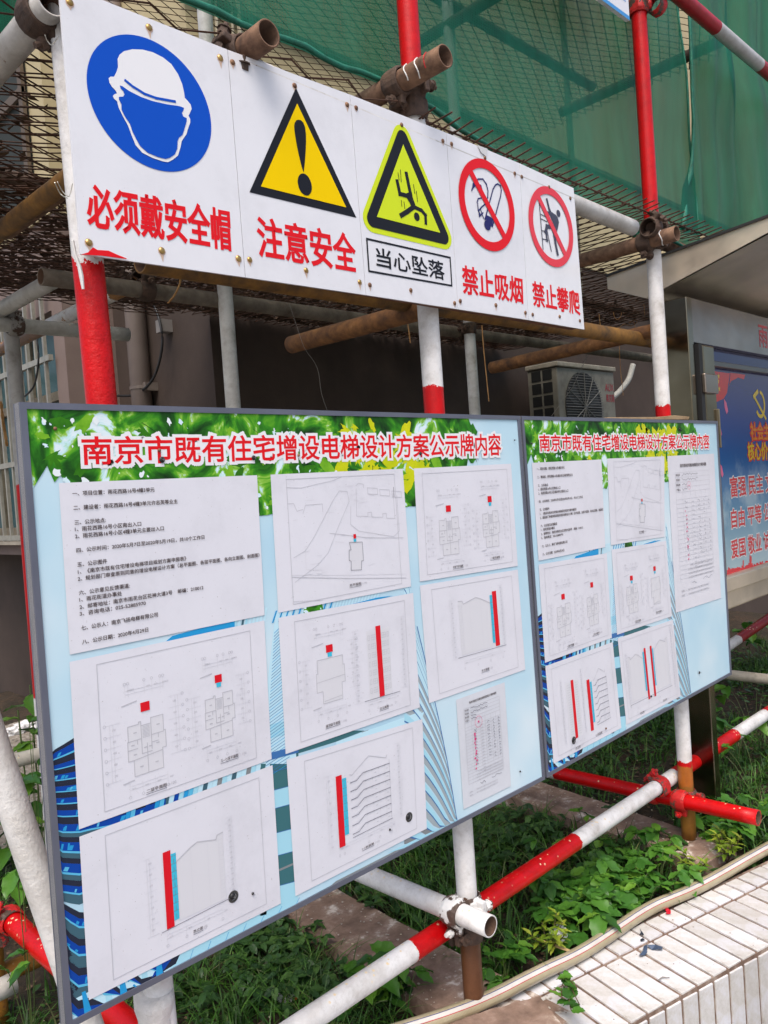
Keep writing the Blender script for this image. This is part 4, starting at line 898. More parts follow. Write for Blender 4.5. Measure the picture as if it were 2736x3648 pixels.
    low = [(0, .15), (.02, .10), (.05, .14), (.08, .125), (.10, .17), (.14, .15), (.17, .20), (.22, .205), (.26, .19), (.3, .21), (.36, .20), (.40, .24), (.45, .21), (.5, .20), (.56, .21), (.6, .19), (.66, .215), (.70, .19), (.74, .22), (.77, .17), (.80, .19), (.83, .11), (.86, .12), (.845, .07), (.865, .035), (.84, .0)]
    L = [Ink(y0 - .00078 - .00008 * i, 31, 2e-6) for i in range(4)]; gap = Ink(y0 - .00111, 23, 2e-6); gap2 = Ink(y0 - .00116, 19, 2e-6); basek = Ink(y0 - .0007)
    pl_ = [(0, 0)] + low
    pl2 = [(0, 0), (0, .13)]
    for (a, b), (c, d) in zip(low[1:], low[2:]):
        for q_ in range(4): pl2.append((a + (c - a) * q_ / 4, max(.0, b + (d - b) * q_ / 4 + rnd.uniform(-.013, .013))))
    pl2.append((.84, 0)); basek.poly([P(u, v) for u, v in pl2])
    basek.poly([P(*p) for p in ((.395, .2), (.40, .27), (.392, .33), (.402, .40), (.395, .455), (.425, .47), (.442, .44), (.436, .36), (.445, .30), (.44, .2))]); basek.poly([P(*p) for p in ((.722, .18), (.728, .24), (.722, .30), (.735, .335), (.748, .30), (.742, .24), (.752, .18))])
    basek.build('printed_leaves', FOLI, bgp)
    for _ in range(150):
        u = rnd.uniform(.01, .80) if _ < 60 else rnd.uniform(.46, .77); v = rnd.uniform(.02, max(.03, interp(low[:-3], u) - .03)); w = rnd.random() * .8 + (1.0 if .50 < u < .72 else 0) + (.3 if .2 < u < .45 else 0)
        if w < .35: continue
        rr = min(rnd.uniform(.012, .036), .004 + v * .8, .01 + u)
        L[1 if w < .7 else 2 if w < 1.05 else 3].poly(maple(P(u, v), rr, rnd.uniform(3.6, 5.8), rnd) if rnd.random() < .5 else blobp(P(u, v), rr, rr * .45, rnd.uniform(0, 3.1)))
    for _ in range(30):
        v = rnd.uniform(.2, .44); L[rnd.choice((1, 2))].poly(blobp(P(.418 + rnd.uniform(-.015, .02), v), rnd.uniform(.006, .016), rnd.uniform(.004, .01), rnd.uniform(0, 3)))
    cl = [(.07, .05), (.02, .03), (.14, .11), (.20, .03), (.27, .06), (.36, .05), (.40, .03), (.42, .09), (.30, .17), (.25, .19), (.17, .16), (.45, .17), (.53, .19), (.60, .17), (.33, .19), (.05, .13)]
    for _ in range(110):
        cu, cv = rnd.choice(cl); u = cu + rnd.gauss(0, .018); v = cv + rnd.gauss(0, .022); u = min(max(u, .02), .84); v = min(max(v, .018), interp(low[:-2], u) - .012); r = min(rnd.uniform(.001, .0085), v * .6)
        (gap if rnd.random() < .6 else gap2).poly(blobp(P(u, v), r, r * rnd.uniform(.35, .9), rnd.uniform(0, 3.14), 9, .7))
    for _ in range(34): v = rnd.uniform(.2, .47); r = rnd.uniform(.002, .008); gap.poly(blobp(P(.418 + rnd.choice((-1, 1)) * rnd.uniform(.012, .024), v), r, r * .6, rnd.uniform(0, 3), 9, .7))
    for u, v, l, w in ((.05, .10, .09, .0010), (.15, .02, .12, .0012), (.33, .03, .10, .0010), (.5, .02, .08, .0013)): L[0].line([P(u, v), P(u + l * .5, v + .05), P(u + l, v + .06)], w)
    for i in range(4):
        o_ = L[i].build('printed_leaves', LEAF_INK[i], bgp)
        if o_: o_['kind'] = 'stuff'
    gap.build('printed_sky_gaps', ink_sky, bgp)['kind'] = 'stuff'; gap2.build('printed_sky_gaps', ink_skyw, bgp)['kind'] = 'stuff'
    # ---- title
    I = Ink(-.0016); I.text(title[0], *title[1], outline=title[2]); I.build('title_outline', ink_white, t)
    I = Ink(-.00185); I.text(title[0], *title[1], bold=.032); I.build('title', ink_red, t)
    # ---- sheets
    paper = board_white('printed_paper', (.70, .70, .755), .25); paper2 = board_white('printed_form', (.64, .66, .71), .25)
    for quad, fn, mat_ in sheets:
        Q = [xz(*p) for p in quad]; I = Ink(-.0014); I.poly(Q); sh = I.build('drawing_sheet', paper2 if mat_ else paper, t)
        K = {k: Ink(-.0014 - .00018 * (j + 1)) for j, k in enumerate(('shade', 'faint', 'line', 'cyan', 'red', 'dark', 'text', 'pink'))}
        fn(lambda s, t_: bil(Q, s, t_), K, rnd)
        MM = dict(shade=ink_shade, faint=ink_faint, line=ink_line, cyan=ink_cyan, red=ink_bar, dark=ink_line_dark, text=ink_text, pink=ink_pink)
        NM = dict(shade='plan_shading', faint='dimension_lines', line='plan_lines', cyan='cyan_bay', red='red_shaft', dark='dark_lines', text='lettering', pink='seal_ink')
        for k, ink in K.items():
            o_ = ink.build(NM[k], MM[k], sh)
            if o_ and k != 'text': o_['kind'] = 'stuff'
    for (x, y, r, kind) in screws:
        m_ = flat('screw_black', (.02, .02, .022), .4, .3)
        n_ = nail(t, x, y, m_ if kind else rustnail, r, -.0022)
        if kind == 2:
            p = at(x, y, Y=0); Ink(-.0021).ring((p.x, p.z), r, r * 1.75, 20).build('washer', flat('washer_grey', (.09, .09, .09), .35, .6), n_)
        if kind: 
            p = at(x, y, Y=0); k_ = Ink(-.0062); k_.line([(p.x - r * .4, p.z), (p.x + r * .4, p.z)], r * .2); k_.line([(p.x, p.z - r * .4), (p.x, p.z + r * .4)], r * .2); k_.build('cross_slot', flat('slot', (.15, .15, .15), .5), n_)
    return t

W1, W2 = .0011, .0008
def frame(P, K, m=.06, b=.05, key='line'):
    K[key].line([P(m, b), P(1 - m * .8, b), P(1 - m * .8, 1 - b), P(m, 1 - b)], .0010, True)
def caption(P, K, s, t, txt, w=.14, h=.022, sc=True):
    K['text'].text(txt, P(s, t), P(s + w, t), P(s + w, t + h), P(s, t + h), .01); K['dark'].line([P(s, t + h * 1.35), P(s + w, t + h * 1.35)], .0009)
    if sc: K['line'].text('1:100', P(s + w * 1.12, t + h * .2), P(s + w * 1.5, t + h * .2), P(s + w * 1.5, t + h), P(s + w * 1.12, t + h))
def dimv(P, K, s, t0, t1, n, rnd, side=1, w=.02, bub=True):
    for j in range(2): K['faint'].line([P(s + j * w * .7 * side, t0), P(s + j * w * .7 * side, t1)], .0007)
    for i in range(n + 1):
        t = t0 + (t1 - t0) * i / n; K['faint'].line([P(s - w * .8 * side, t), P(s + w * 2.4 * side, t)], .0006)
        if bub: K['line'].ring(P(s - w * 1.2 * side, t), .0018, .0024, 12)
        if i < n: K['line'].text('%d00' % rnd.choice((12, 27, 33, 45)), P(s + w * .9 * side - .008, t + .4 * (t1 - t0) / n), P(s + w * .9 * side + .008, t + .4 * (t1 - t0) / n), P(s + w * .9 * side + .008, t + .4 * (t1 - t0) / n + .012), P(s + w * .9 * side - .008, t + .4 * (t1 - t0) / n + .012))
def dimh(P, K, t, s0, s1, n, rnd, up=1):
    for j in range(2): K['faint'].line([P(s0, t + .022 * j * up), P(s1, t + .022 * j * up)], .0007)
    for i in range(n + 1):
        s = s0 + (s1 - s0) * (i / n if n < 4 else (0, .08, .5, .7, .92, 1)[min(i, 5)]); K['faint'].line([P(s, t + .04 * up), P(s, t - .03 * up)], .0006); K['line'].ring(P(s, t - .045 * up), .0018, .0024, 12)
        K['line'].text('3600', P(s + .01, t - .008), P(s + .028, t - .008), P(s + .028, t + .003), P(s + .01, t + .003))
def plan_(P, K, s0, t0, w, h, rnd, red=True, cyan=False, cap='二层平面图', simple=False, redoff=.32):
    """apartment floor plan outline with rooms, stair, red lift shaft above and axis bubbles all round"""
    q = lambda a, b: P(s0 + a * w, t0 + b * h)
    out = [(0.02, .06), (.30, .06), (.30, .02), (.36, .02), (.36, .10), (.62, .10), (.62, .0), (.95, .0), (.95, .30), (1, .30), (1, .62), (.90, .62), (.90, 1), (.14, 1), (.14, .70), (0, .70), (0, .34), (.02, .34)]
    if simple: out = [(.05, 0), (.95, 0), (.95, .22), (1, .22), (1, .62), (.88, .62), (.88, 1), (.2, 1), (.2, .72), (0, .72), (0, .3), (.05, .3)]
    K['shade'].poly([q(*p) for p in out]); K['line'].line([q(*p) for p in out], W1, True)
    if not simple:
        for a in (((.02, .34), (.36, .34)), ((.36, .10), (.36, .62)), ((.62, .10), (.62, .58)), ((.62, .32), (.95, .32)), ((0, .50), (.25, .50)), ((.36, .62), (.62, .62)), ((.14, .70), (.9, .66)), ((.5, .62), (.5, 1)), ((.25, .34), (.25, .42)), ((.5, .45), (.5, .62)), ((.62, .46), (.8, .46)), ((.8, .32), (.8, .4))): K['line'].line([q(*p) for p in a], W1)
        for i in range(9): K['line'].line([q(.40, .13 + .025 * i), q(.58, .13 + .025 * i)], .0006)
        for (a, b) in ((.17, .2), (.78, .16), (.15, .6), (.75, .5), (.3, .85), (.7, .85), (.43, .52), (.56, .52), (.1, .42)): K['line'].line([q(a, b), q(a + .06, b)], .0016)
    else:
        K['line'].line([q(.02, .5), q(1, .46)], W2); K['line'].line([q(.25, .95), q(.85, .92)], W2)
        for p in ((.08, .02), (.92, .02)): K['faint'].line([q(*p), q(p[0], .3)], W2)
    rw = .125
    if red: 
        ry = -redoff; K['red'].poly([q(.5 - rw, ry), q(.5 + rw * .9, ry), q(.5 + rw * .9, ry + .17), q(.5 - rw, ry + .17)])
        if cyan: K['cyan'].poly([q(.5 - rw * .6, ry + .172), q(.5 + rw * .6, ry + .172), q(.5 + rw * .6, ry + .27), q(.5 - rw * .6, ry + .27)])
        K['line'].line([q(-.1, ry - .02), q(.28, ry - .06)], .0014)
    for a, b in ((s0 - .42 * w, -1), ): dimv(P, K, a, t0 - .06 * h, t0 + .98 * h, 5, rnd, 1, .02)
    dimv(P, K, s0 + 1.38 * w, t0 - .3 * h, t0 + .8 * h, 5, rnd, -1, .02)
    dimh(P, K, t0 - (redoff + .28) * h, s0, s0 + w, 5, rnd); dimh(P, K, t0 + 1.22 * h, s0, s0 + w, 3, rnd, -1)
    K['line'].line([q(-.15, 1.08), q(.12, 1.06)], .0018)
    if cap: caption(P, K, s0 + .3 * w, t0 + 1.5 * h, cap, .13, .024)
def text_fn(v2):
    b = '2' if v2 else '4'
    LN = [('一、项目位置：雨花西路16号%s幢3单元' % b, .053, .43, .065), ('二、建设者：雨花西路16号%s幢3单元%s等业主' % (b, '朱家禄' if v2 else '许志英'), .053, .543, .149), ('三、公示地点:', .054, .191, .235), ('1、雨花西路16号小区南出入口', .054, .355, .275), ('2、雨花西路16号小区%s幢3单元主要出入口' % b, .053, .465, .316), ('四、公示时间：2020年5月7日至2020年5月19日，共10个工作日', .054, .674, .400), ('五、公示图件', .055, .186, .483), ('1、《南京市既有住宅增设电梯项目规划方案申报表》', .055, .571, .526), ('2、规划部门审查原则同意的增设电梯设计方案（总平面图、各层平面图、各向立面图、剖面图）', .053, .985, .567), ('六、公示意见反馈渠道:', .054, .283, .650), ('1、雨花街道办事处', .054, .244, .690), ('2、邮寄地址：南京市雨花台区花神大道3号    邮编：210012', .053, .653, .733), ('3、咨询电话：025-52885970', .052, .354, .773), ('七、公示人：南京飞扬电梯有限公司', .054, .41, .858), ('八、公示日期：2020年4月29日', .054, .358, .941)]
    def fn(P, K, rnd):
        for s_, a, b_, t in LN: K['text'].text(s_, P(a, t - .0140), P(b_, t - .0140), P(b_, t + .0140), P(a, t + .0140), .022)
    return fn
def site_fn(P, K, rnd):
    frame(P, K, .10, .04)
    ln = lambda pts, k='line', w=W2: K[k].line([P(*p) for p in pts], w)
    ln([(.10, .10), (.2, .11), (.3, .09), (.42, .07), (.5, .04)]); ln([(.10, .22), (.14, .22), (.16, .28), (.2, .27)]); ln([(.2, .30), (.22, .24), (.34, .24), (.34, .30)])
    ln([(.12, .62), (.2, .58), (.27, .48), (.42, .22), (.47, .15), (.53, .16), (.54, .24), (.45, .42), (.36, .62), (.28, .70), (.12, .80)])
    ln([(.60, .12), (.62, .10), (.66, .11), (.66, .14)])
    for i in range(3): a = .69 + .1 * i; ln([(a, .14 + .02 * i), (a + .08, .15 + .02 * i), (a + .08, .20 + .02 * i), (a, .19 + .02 * i)] + [(a, .14 + .02 * i)])
    ln([(.60, .14), (.59, .36), (.68, .37), (.68, .34), (.71, .34), (.71, .38), (.8, .39), (.8, .36), (.83, .36), (.83, .4), (.9, .41), (.9, .2)])
    ln([(.55, .28), (.54, .42), (.60, .48), (.88, .56), (.93, .52), (.93, .22)])
    ln([(.38, .47), (.50, .50), (.66, .54), (.8, .56), (.96, .58)], w=.0010)
    K['red'].poly([P(.555, .50), P(.575, .50), P(.575, .535), P(.555, .535)]); K['cyan'].poly([P(.555, .535), P(.575, .535), P(.575, .56), P(.555, .56)])
    K['shade'].poly([P(*p) for p in ((.52, .56), (.62, .57), (.62, .72), (.605, .72), (.60, .79), (.52, .78), (.525, .71), (.51, .70), (.515, .62), (.53, .62))])
    ln([(.52, .56), (.62, .57), (.62, .72), (.605, .72), (.60, .79), (.52, .78), (.525, .71), (.51, .70), (.515, .62), (.53, .62), (.52, .56)], 'dark', .0009)
    ln([(.10, .76), (.5, .84), (.96, .92)], 'line', .0012); ln([(.10, .745), (.5, .815), (.96, .885)], 'faint'); ln([(.2, .55), (.2, .72), (.30, .74)], 'faint'); ln([(.10, .94), (.3, .97)], 'line')
    for i in range(26): a, b = rnd.uniform(.12, .9), rnd.uniform(.08, .9); ln([(a, b), (a + rnd.uniform(.02, .08), b + rnd.uniform(-.01, .02))], 'faint', .0007)
    ln([(.905, .15), (.905, .23)], 'dark', .0011); caption(P, K, .50, .885, '总平面图', .09, .022)
def plans_fn(cap1, cap2, cy1=False, cy2=True, simple2=False, big=False, cap=True):
    def fn(P, K, rnd):
        frame(P, K, .115 if big else .07, .05)
        if big: plan_(P, K, .235, .46, .185, .34, rnd, True, cy1, None); plan_(P, K, .63, .43, .165, .31, rnd, True, cy2, None, redoff=.42)
        else: plan_(P, K, .20, .46, .20, .34, rnd, True, cy1, None); plan_(P, K, .64, .44, .18, .34, rnd, True, cy2, None, simple=simple2, redoff=.42)
        caption(P, K, .31, .905, cap1, .10, .022); caption(P, K, .70, .875, cap2, .10, .022)
    return fn
def gable(P, K, s0, t0, w, h, side, rnd):
    """side elevation: plain gabled flank"""
    q = lambda a, b: P(s0 + a * w, t0 + b * h)
    if side < 0: q = lambda a, b: P(s0 + (1 - a) * w, t0 + b * h)
    o = [(0, .14), (.30, .02), (.45, -.02), (.85, .06), (.88, .0), (1, -.01), (1, 1), (0, 1)]; K['shade'].poly([q(*p) for p in o]); K['line'].line([q(*p) for p in o[:6]], .0018); K['faint'].line([q(*p) for p in o], W2, True)
    for a in (.3, .66, .9): K['faint'].line([q(a, .05), q(a, 1)], W2)
    for i in range(15): K['faint'].line([q(.9, .08 + .062 * i), q(1, .08 + .062 * i)], W2)
def shaft(P, K, s0, t0, w, h, cw=.7, slots=8, cside=1, frac=.93):
    K['red'].poly([P(s0, t0), P(s0 + w, t0), P(s0 + w, t0 + h), P(s0, t0 + h)])
    c0_, c1_ = (s0 + w, s0 + w + w * cw) if cside > 0 else (s0 - w * cw, s0)
    K['cyan'].poly([P(c0_, t0 + h * .06), P(c1_, t0 + h * .06), P(c1_, t0 + h * frac), P(c0_, t0 + h * frac)])
    for i in range(slots):
        t = t0 + h * (.09 + .84 * frac * i / slots * 1.05); K['dark'].line([P(c0_, t), P(c1_, t)], .0005); K['dark'].line([P((c0_ + c1_) / 2, t + .02), P((c0_ + c1_) / 2, t + .05)], .0005)
def elev_fn(P, K, rnd):     # west elevation, bottom left sheet
    frame(P, K, .11, .05); gable(P, K, .435, .33, .25, .45, 1, rnd); shaft(P, K, .37, .30, .038, .50)
    dimv(P, K, .29, .30, .80, 7, rnd, 1, .018, False); dimv(P, K, .74, .24, .76, 14, rnd, -1, .016, False)
    K['dark'].line([P(.345, .805), P(.70, .79)], .0010); dimh(P, K, .86, .37, .66, 3, rnd, -1); caption(P, K, .50, .885, '西立面', .05, .022)
def roof_fn(P, K, rnd):
    frame(P, K, .10, .05)
    plan_(P, K, .225, .38, .20, .34, rnd, True, True, None, simple=True, redoff=.30); caption(P, K, .27, .885, '屋顶层平面图', .10, .022)
    q0, q1 = .60, .78; K['shade'].poly([P(q0, .24), P(q1, .24), P(q1, .80), P(q0, .80)])
    for r_ in range(7):
        for c in range(4):
            s = (q0 + .01, q0 + .035, q1 - .06, q1 - .02)[c]; w = (.012, .03, .03, .012)[c]; t = .28 + .072 * r_
            K['line'].line([P(s, t), P(s + w, t), P(s + w, t + .04), P(s, t + .04)], .0006, True)
            if c in (1, 2): K['line'].line([P(s, t + .02), P(s + w, t + .02)], .0005); K['line'].line([P(s + w / 2, t), P(s + w / 2, t + .04)], .0005)
    K['red'].poly([P(.672, .215), P(.710, .215), P(.716, .80), P(.676, .80)]); K['dark'].line([P(.56, .80), P(.84, .805)], .0010)
    dimv(P, K, .50, .22, .80, 14, rnd, 1, .018, False); dimv(P, K, .90, .18, .78, 14, rnd, -1, .018, False); dimh(P, K, .84, .59, .8, 3, rnd, -1); caption(P, K, .67, .885, '北立面图', .07, .022)
def east_fn(P, K, rnd):
    frame(P, K, .10, .05); gable(P, K, .34, .20, .32, .48, -1, rnd); shaft(P, K, .69, .165, .045, .52, .6, 8, -1)
    dimv(P, K, .26, .18, .70, 12, rnd, 1, .02, False); dimv(P, K, .80, .12, .70, 14, rnd, -1, .018, False); K['dark'].line([P(.30, .695), P(.80, .70)], .0010); dimh(P, K, .76, .36, .76, 3, rnd, -1); caption(P, K, .52, .86, '东立面图', .08, .022)
def sect_(P, K, s0, t0, w, h, rnd):
    q = lambda a, b: P(s0 + a * w, t0 + b * h); shaft(P, K, s0 - .10, t0 + .08 * h, .042, h * 1.02, .75, 7, 1, .86)
    K['line'].line([q(0, .12), q(.05, .14), q(.48, -.06), q(.92, .06), q(.95, .02)], .0014)
    for i in range(7):
        t = .16 + .125 * i; K['dark'].line([q(0, t + .08), q(.15, t + .08), q(.32, t), q(1, t)], .0013); K['faint'].line([q(.0, t + .1), q(.25, t + .02)], .0008)
        for a in (.38, .55, .72, .88): K['faint'].line([q(a, t), q(a, t + .12)], .0007); K['line'].line([q(a, t), q(a, t + .012)], .0016)
        for a in (.62, .92): K['line'].line([q(a, t + .06), q(a + .03, t + .06)], .0012)
    K['line'].line([q(1, .1), q(1, 1.0)], W1); K['dark'].line([q(0, 1.04), q(1.02, 1.02)], .0011)
def sect_fn(P, K, rnd):
    frame(P, K, .11, .05); sect_(P, K, .41, .20, .30, .55, rnd)
    dimv(P, K, .245, .22, .82, 7, rnd, 1, .02, False); dimv(P, K, .80, .14, .78, 14, rnd, -1, .018, False); dimh(P, K, .82, .31, .74, 4, rnd, -1); caption(P, K, .47, .885, '1-1剖面图', .09, .02)
def sect2_fn(P, K, rnd):
    frame(P, K, .07, .05); sect_(P, K, .64, .26, .20, .55, rnd); K['shade'].poly([P(.24, .25), P(.42, .25), P(.42, .86), P(.24, .86)])
    for i in range(22): K['line'].line([P(.26, .28 + .026 * i), P(.30, .28 + .026 * i)], .0006); K['line'].line([P(.37, .28 + .026 * i), P(.41, .28 + .026 * i)], .0006)
    K['red'].poly([P(.315, .24), P(.352, .24), P(.352, .86), P(.315, .86)]); dimv(P, K, .17, .2, .86, 16, rnd, 1, .014, False); dimv(P, K, .48, .16, .86, 16, rnd, -1, .014, False); dimh(P, K, .91, .24, .42, 3, rnd, -1)
    caption(P, K, .60, .92, '1-1剖面图', .10, .018); caption(P, K, .3, .95, '北立面', .07, .018)
def twin_fn(P, K, rnd):
    frame(P, K, .05, .05); gable(P, K, .13, .26, .24, .52, -1, rnd); gable(P, K, .60, .20, .24, .58, 1, rnd)
    shaft(P, K, .405, .22, .032, .62, .8, 8, -1, .82); shaft(P, K, .515, .22, .032, .62, .8, 8, 1, .80); K['dark'].line([P(.1, .81), P(.86, .81)], .001)
    dimv(P, K, .09, .2, .84, 18, rnd, 1, .014, False); dimv(P, K, .93, .06, .86, 22, rnd, -1, .014, False); dimh(P, K, .88, .2, .8, 3, rnd, -1); caption(P, K, .24, .94, '西立面', .07, .018); caption(P, K, .66, .93, '东立面', .07, .018)
def form_fn(small):
    def fn(P, K, rnd):
        x0, x1 = (.13, .86); y0, y1 = .11, .90 if small else .88
        K['text'].text('南京市既有住宅增设电梯规划设计方案申报表', P(.24, .055), P(.80, .055), P(.80, .078), P(.24, .078), .02)
        rows = [y0 + .032 * i for i in range(5)] + [y0 + .175 + .0285 * i for i in range(18)] + [.80, .90]
        for t in rows[:-1]: K['line'].line([P(x0, t), P(x1, t)], .0008)
        for a in (x0, x1): K['line'].line([P(a, y0), P(a, .80 if small else .82)], .0008)
        for a in (.26, .43, .54, .66, .76): K['line'].line([P(a, y0 + .13), P(a, .69)], .0007)
        for i, t in enumerate(rows[:4]):
            K['text'].text(('项目名称', '项目地址', '建设者', '代理人')[i], P(x0 + .01, t + .008), P(x0 + .09, t + .008), P(x0 + .09, t + .024), P(x0 + .01, t + .024), .01)
            pts = [(x0 + .13 + .02 * k, t + .016 + rnd.uniform(-.008, .008)) for k in range(18 if i < 2 else 6)]; K['dark'].line([P(*p) for p in pts], .0011)
        for i in range(16):
            t = y0 + .185 + .0285 * i
            for a, w in ((.30, .05), (.57, .05), (.69, .03), (.80, .03)):
                if i < 13 and rnd.random() < .92: K['dark'].line([P(a + w * k / 4, t + rnd.uniform(0, .018)) for k in range(5)], .0009)
            K['line'].line([P(.45, t + .012), P(.49, t + .012)], .0018)
            if 1 < i < 14: c = P(.30 + rnd.uniform(-.01, .03), t + rnd.uniform(-.005, .02)); K['pink'].poly(maple(c, rnd.uniform(.005, .009), rnd.uniform(0, 6), rnd))
        c = P(.40, .27 if small else .2); K['pink'].ring(c, .0125, .0132, 30); K['pink'].poly([(c[0] + (.0042 if k % 2 == 0 else .0017) * math.sin(k * .6283), c[1] + (.0042 if k % 2 == 0 else .0017) * math.cos(k * .6283)) for k in range(10)])
        for i in range(4): K['line'].text('本代理人对申请增设电梯相关材料的真实性负责', P(.30 if i else .34, .715 + .026 * i), P(.84, .715 + .026 * i), P(.84, .727 + .026 * i), P(.30 if i else .34, .727 + .026 * i), .02)
        K['dark'].line([P(.36 + .02 * k, .835 + rnd.uniform(-.012, .012)) for k in range(6)], .0011); K['dark'].line([P(.6 + .03 * k, .83 + rnd.uniform(-.01, .01)) for k in range(8)], .0009)
        for i in range(2): K['line'].text('说明：1、表中须有本单元业主签名并按手印', P(.14, .87 + .028 * i), P(.72, .87 + .028 * i), P(.72, .884 + .028 * i), P(.14, .884 + .028 * i), .02)
    return fn
TITLE = '南京市既有住宅增设电梯设计方案公示牌内容'
S1Q = [(208, 1721), (914, 1693), (941, 2191), (247, 2332)]
sheets1 = [(S1Q, text_fn(False), 0), ([(962, 1691), (1433, 1670), (1463, 2089), (990, 2183)], site_fn, 0), ([(1473, 1669), (1819, 1652), (1843, 2016), (1494, 2072)], plans_fn('半地下层平面图', '一层平面图'), 0),
           ([(246, 2358), (940, 2210), (966, 2704), (280, 2954)], plans_fn('二层平面图', '三~七层平面图', big=True), 0), ([(990, 2201), (1470, 2112), (1494, 2520), (1016, 2686)], roof_fn, 0), ([(1494, 2086), (1843, 2029), (1870, 2385), (1527, 2505)], east_fn, 0),
           ([(281, 2980), (969, 2725), (999, 3218), (315, 3562)], elev_fn, 0), ([(1019, 2706), (1503, 2561), (1519, 2951), (1051, 3192)], sect_fn, 0), ([(1623, 2493), (1796, 2430), (1819, 2799), (1650, 2883)], form_fn(True), 1)]
B1 = [(.4454, .1596), (1.6540, .1561), (1.6592, -.7588), (.4375, -.7480)]
tq = [xz(289, 1556), xz(1780, 1546), xz(1783, 1622), xz(294, 1656)]
notice_board(B1, (TITLE, tq, .0125), sheets1, 'larger left notice board with lift plans, leafy heading and long red title', 11,
             [(577, 1638, .0052, 1), (903, 1631, .0045, 1), (1497, 1616, .004, 1), (567, 1604, .003, 0), (1063, 1622, .0028, 0), (829, 3193, .0058, 2), (900, 3183, .0025, 1), (1455, 2910, .0058, 2), (1388, 2955, .0025, 1), (1852, 2748, .0024, 1), (196, 1527, .003, 0), (1832, 1568, .002, 1)], 0)
sheets2 = [([(1893, 1649), (2141, 1637), (2155, 1949), (1917, 1998)], text_fn(True), 0), ([(2161, 1634), (2365, 1626), (2366, 1912), (2175, 1942)], site_fn, 0), ([(2376, 1625), (2542, 1616), (2568, 2130), (2406, 2183)], form_fn(False), 0),
           ([(1917, 2011), (2160, 1971), (2178, 2272), (1940, 2361)], plans_fn('一层平面图', '二层平面图', False, False), 0), ([(2177, 1958), (2372, 1927), (2392, 2195), (2197, 2261)], plans_fn('三层平面图', '屋顶平面图', True, True, True), 0),
           ([(1941, 2373), (2181, 2287), (2212, 2593), (1971, 2720)], sect2_fn, 0), ([(2199, 2274), (2396, 2207), (2423, 2480), (2230, 2582)], twin_fn, 0)]
B2 = [(1.6615, .1561), (2.8390, .1540), (2.8320, -.7455), (1.6665, -.7570)]
tq = [xz(1919, 1548), xz(2523, 1548), xz(2526, 1598), xz(1922, 1608)]
notice_board(B2, (TITLE, tq, .0095), sheets2, 'right hand notice board with the same red title, seven sheets and an empty blue corner', 12,
             [(2042, 2637, .0058, 2), (2319, 2481, .0035, 1), (2491, 2396, .0048, 1), (2158, 2595, .003, 0), (2420, 1530, .004, 1), (2163, 1552, .004, 1), (1893, 1580, .003, 1)], 1)
# board higher up, only its lower corner shows
p = at(2243, 73, Y=.0); UB = [(p.x - 1.1, p.z + .8), (p.x, p.z + .8), (p.x, p.z), (p.x - 1.1, p.z)]
ub = thing('notice_board', (p.x - 1.1, 0, p.z), 'white board with a blue lower edge high up, only its corner in view', 'notice board')
Geo().prism(UB, 'Y', .0, .012).build('panel', SIGW, ub)
I = Ink(-.0005); I.poly([(p.x - 1.1, p.z), (p.x, p.z), (p.x, p.z + .012), (p.x - 1.1, p.z + .012)]); I.line([(p.x - .02, p.z + .05), (p.x - .02, p.z + .5), (p.x - .3, p.z + .5), (p.x - .3, p.z + .05)], .002, True); I.build('blue_edge', flat('ink_azure', (.06, .28, .62), .3), ub)
a = at(2150, 1491, Y=.012); b_ = at(2440, 1492, Y=.012)
g = Geo(); g.prism([(a.x, a.z - .004), (b_.x, b_.z - .004), (b_.x + .01, b_.z + .006), (b_.x - .1, b_.z + .009), (a.x + .3, a.z + .007), (a.x, a.z + .002)], 'Y', .0, .03)
tag(g.build('wooden_lath', rough_mat('raw_wood', [(.3, (.22, .14, .07)), (.7, (.42, .30, .17))], 14, .85, .5, .002), bevel=.001), 'splintered wooden lath lying along the top of the right notice board', 'lath')

# ================================================================== KIOSK
KX = 2.74; KXR = 2.783; KY = .04; KYB = .137
kio = thing('display_kiosk', (KX, KY, GZ), 'stainless steel display case with canopy and blue slogan poster right of the boards', 'display case')
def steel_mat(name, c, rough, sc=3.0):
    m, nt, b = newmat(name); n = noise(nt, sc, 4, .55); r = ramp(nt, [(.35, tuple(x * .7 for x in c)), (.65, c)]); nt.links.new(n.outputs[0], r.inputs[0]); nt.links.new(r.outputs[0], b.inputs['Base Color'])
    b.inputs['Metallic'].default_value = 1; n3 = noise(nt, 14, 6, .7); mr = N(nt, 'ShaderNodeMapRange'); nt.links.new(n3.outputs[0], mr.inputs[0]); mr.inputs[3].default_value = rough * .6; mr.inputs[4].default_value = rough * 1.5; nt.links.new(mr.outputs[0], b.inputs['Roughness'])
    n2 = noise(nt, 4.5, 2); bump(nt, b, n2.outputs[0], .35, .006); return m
st = steel_mat('stainless_steel', (.86, .74, .58), .48); std = steel_mat('stainless_dark_mirror', (.22, .19, .14), .16, 4); stb = steel_mat('stainless_dim_mirror', (.34, .29, .26), .22, 4)  # one steel; the darker tints paint in reflections of dark surroundings
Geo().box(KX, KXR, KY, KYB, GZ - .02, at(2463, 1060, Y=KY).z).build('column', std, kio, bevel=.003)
gg = Geo()
for k in range(11): z = -.90 - .022 * k; gg.box(KX + .004, KXR - .003, KY - .0035, KY - .0005, z, z + .016)
hz_ = at(2736, 1128, Y=KY).z; hb = at(2472, 1217, Y=KY).z; ht = at(2463, 1060, Y=KY).z
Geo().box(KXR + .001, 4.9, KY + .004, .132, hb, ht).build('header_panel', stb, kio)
I = Ink(KY + .0035); a = at(2704, 1150, Y=KY); b_ = at(2736, 1240, Y=KY); w_ = (a.z - b_.z)
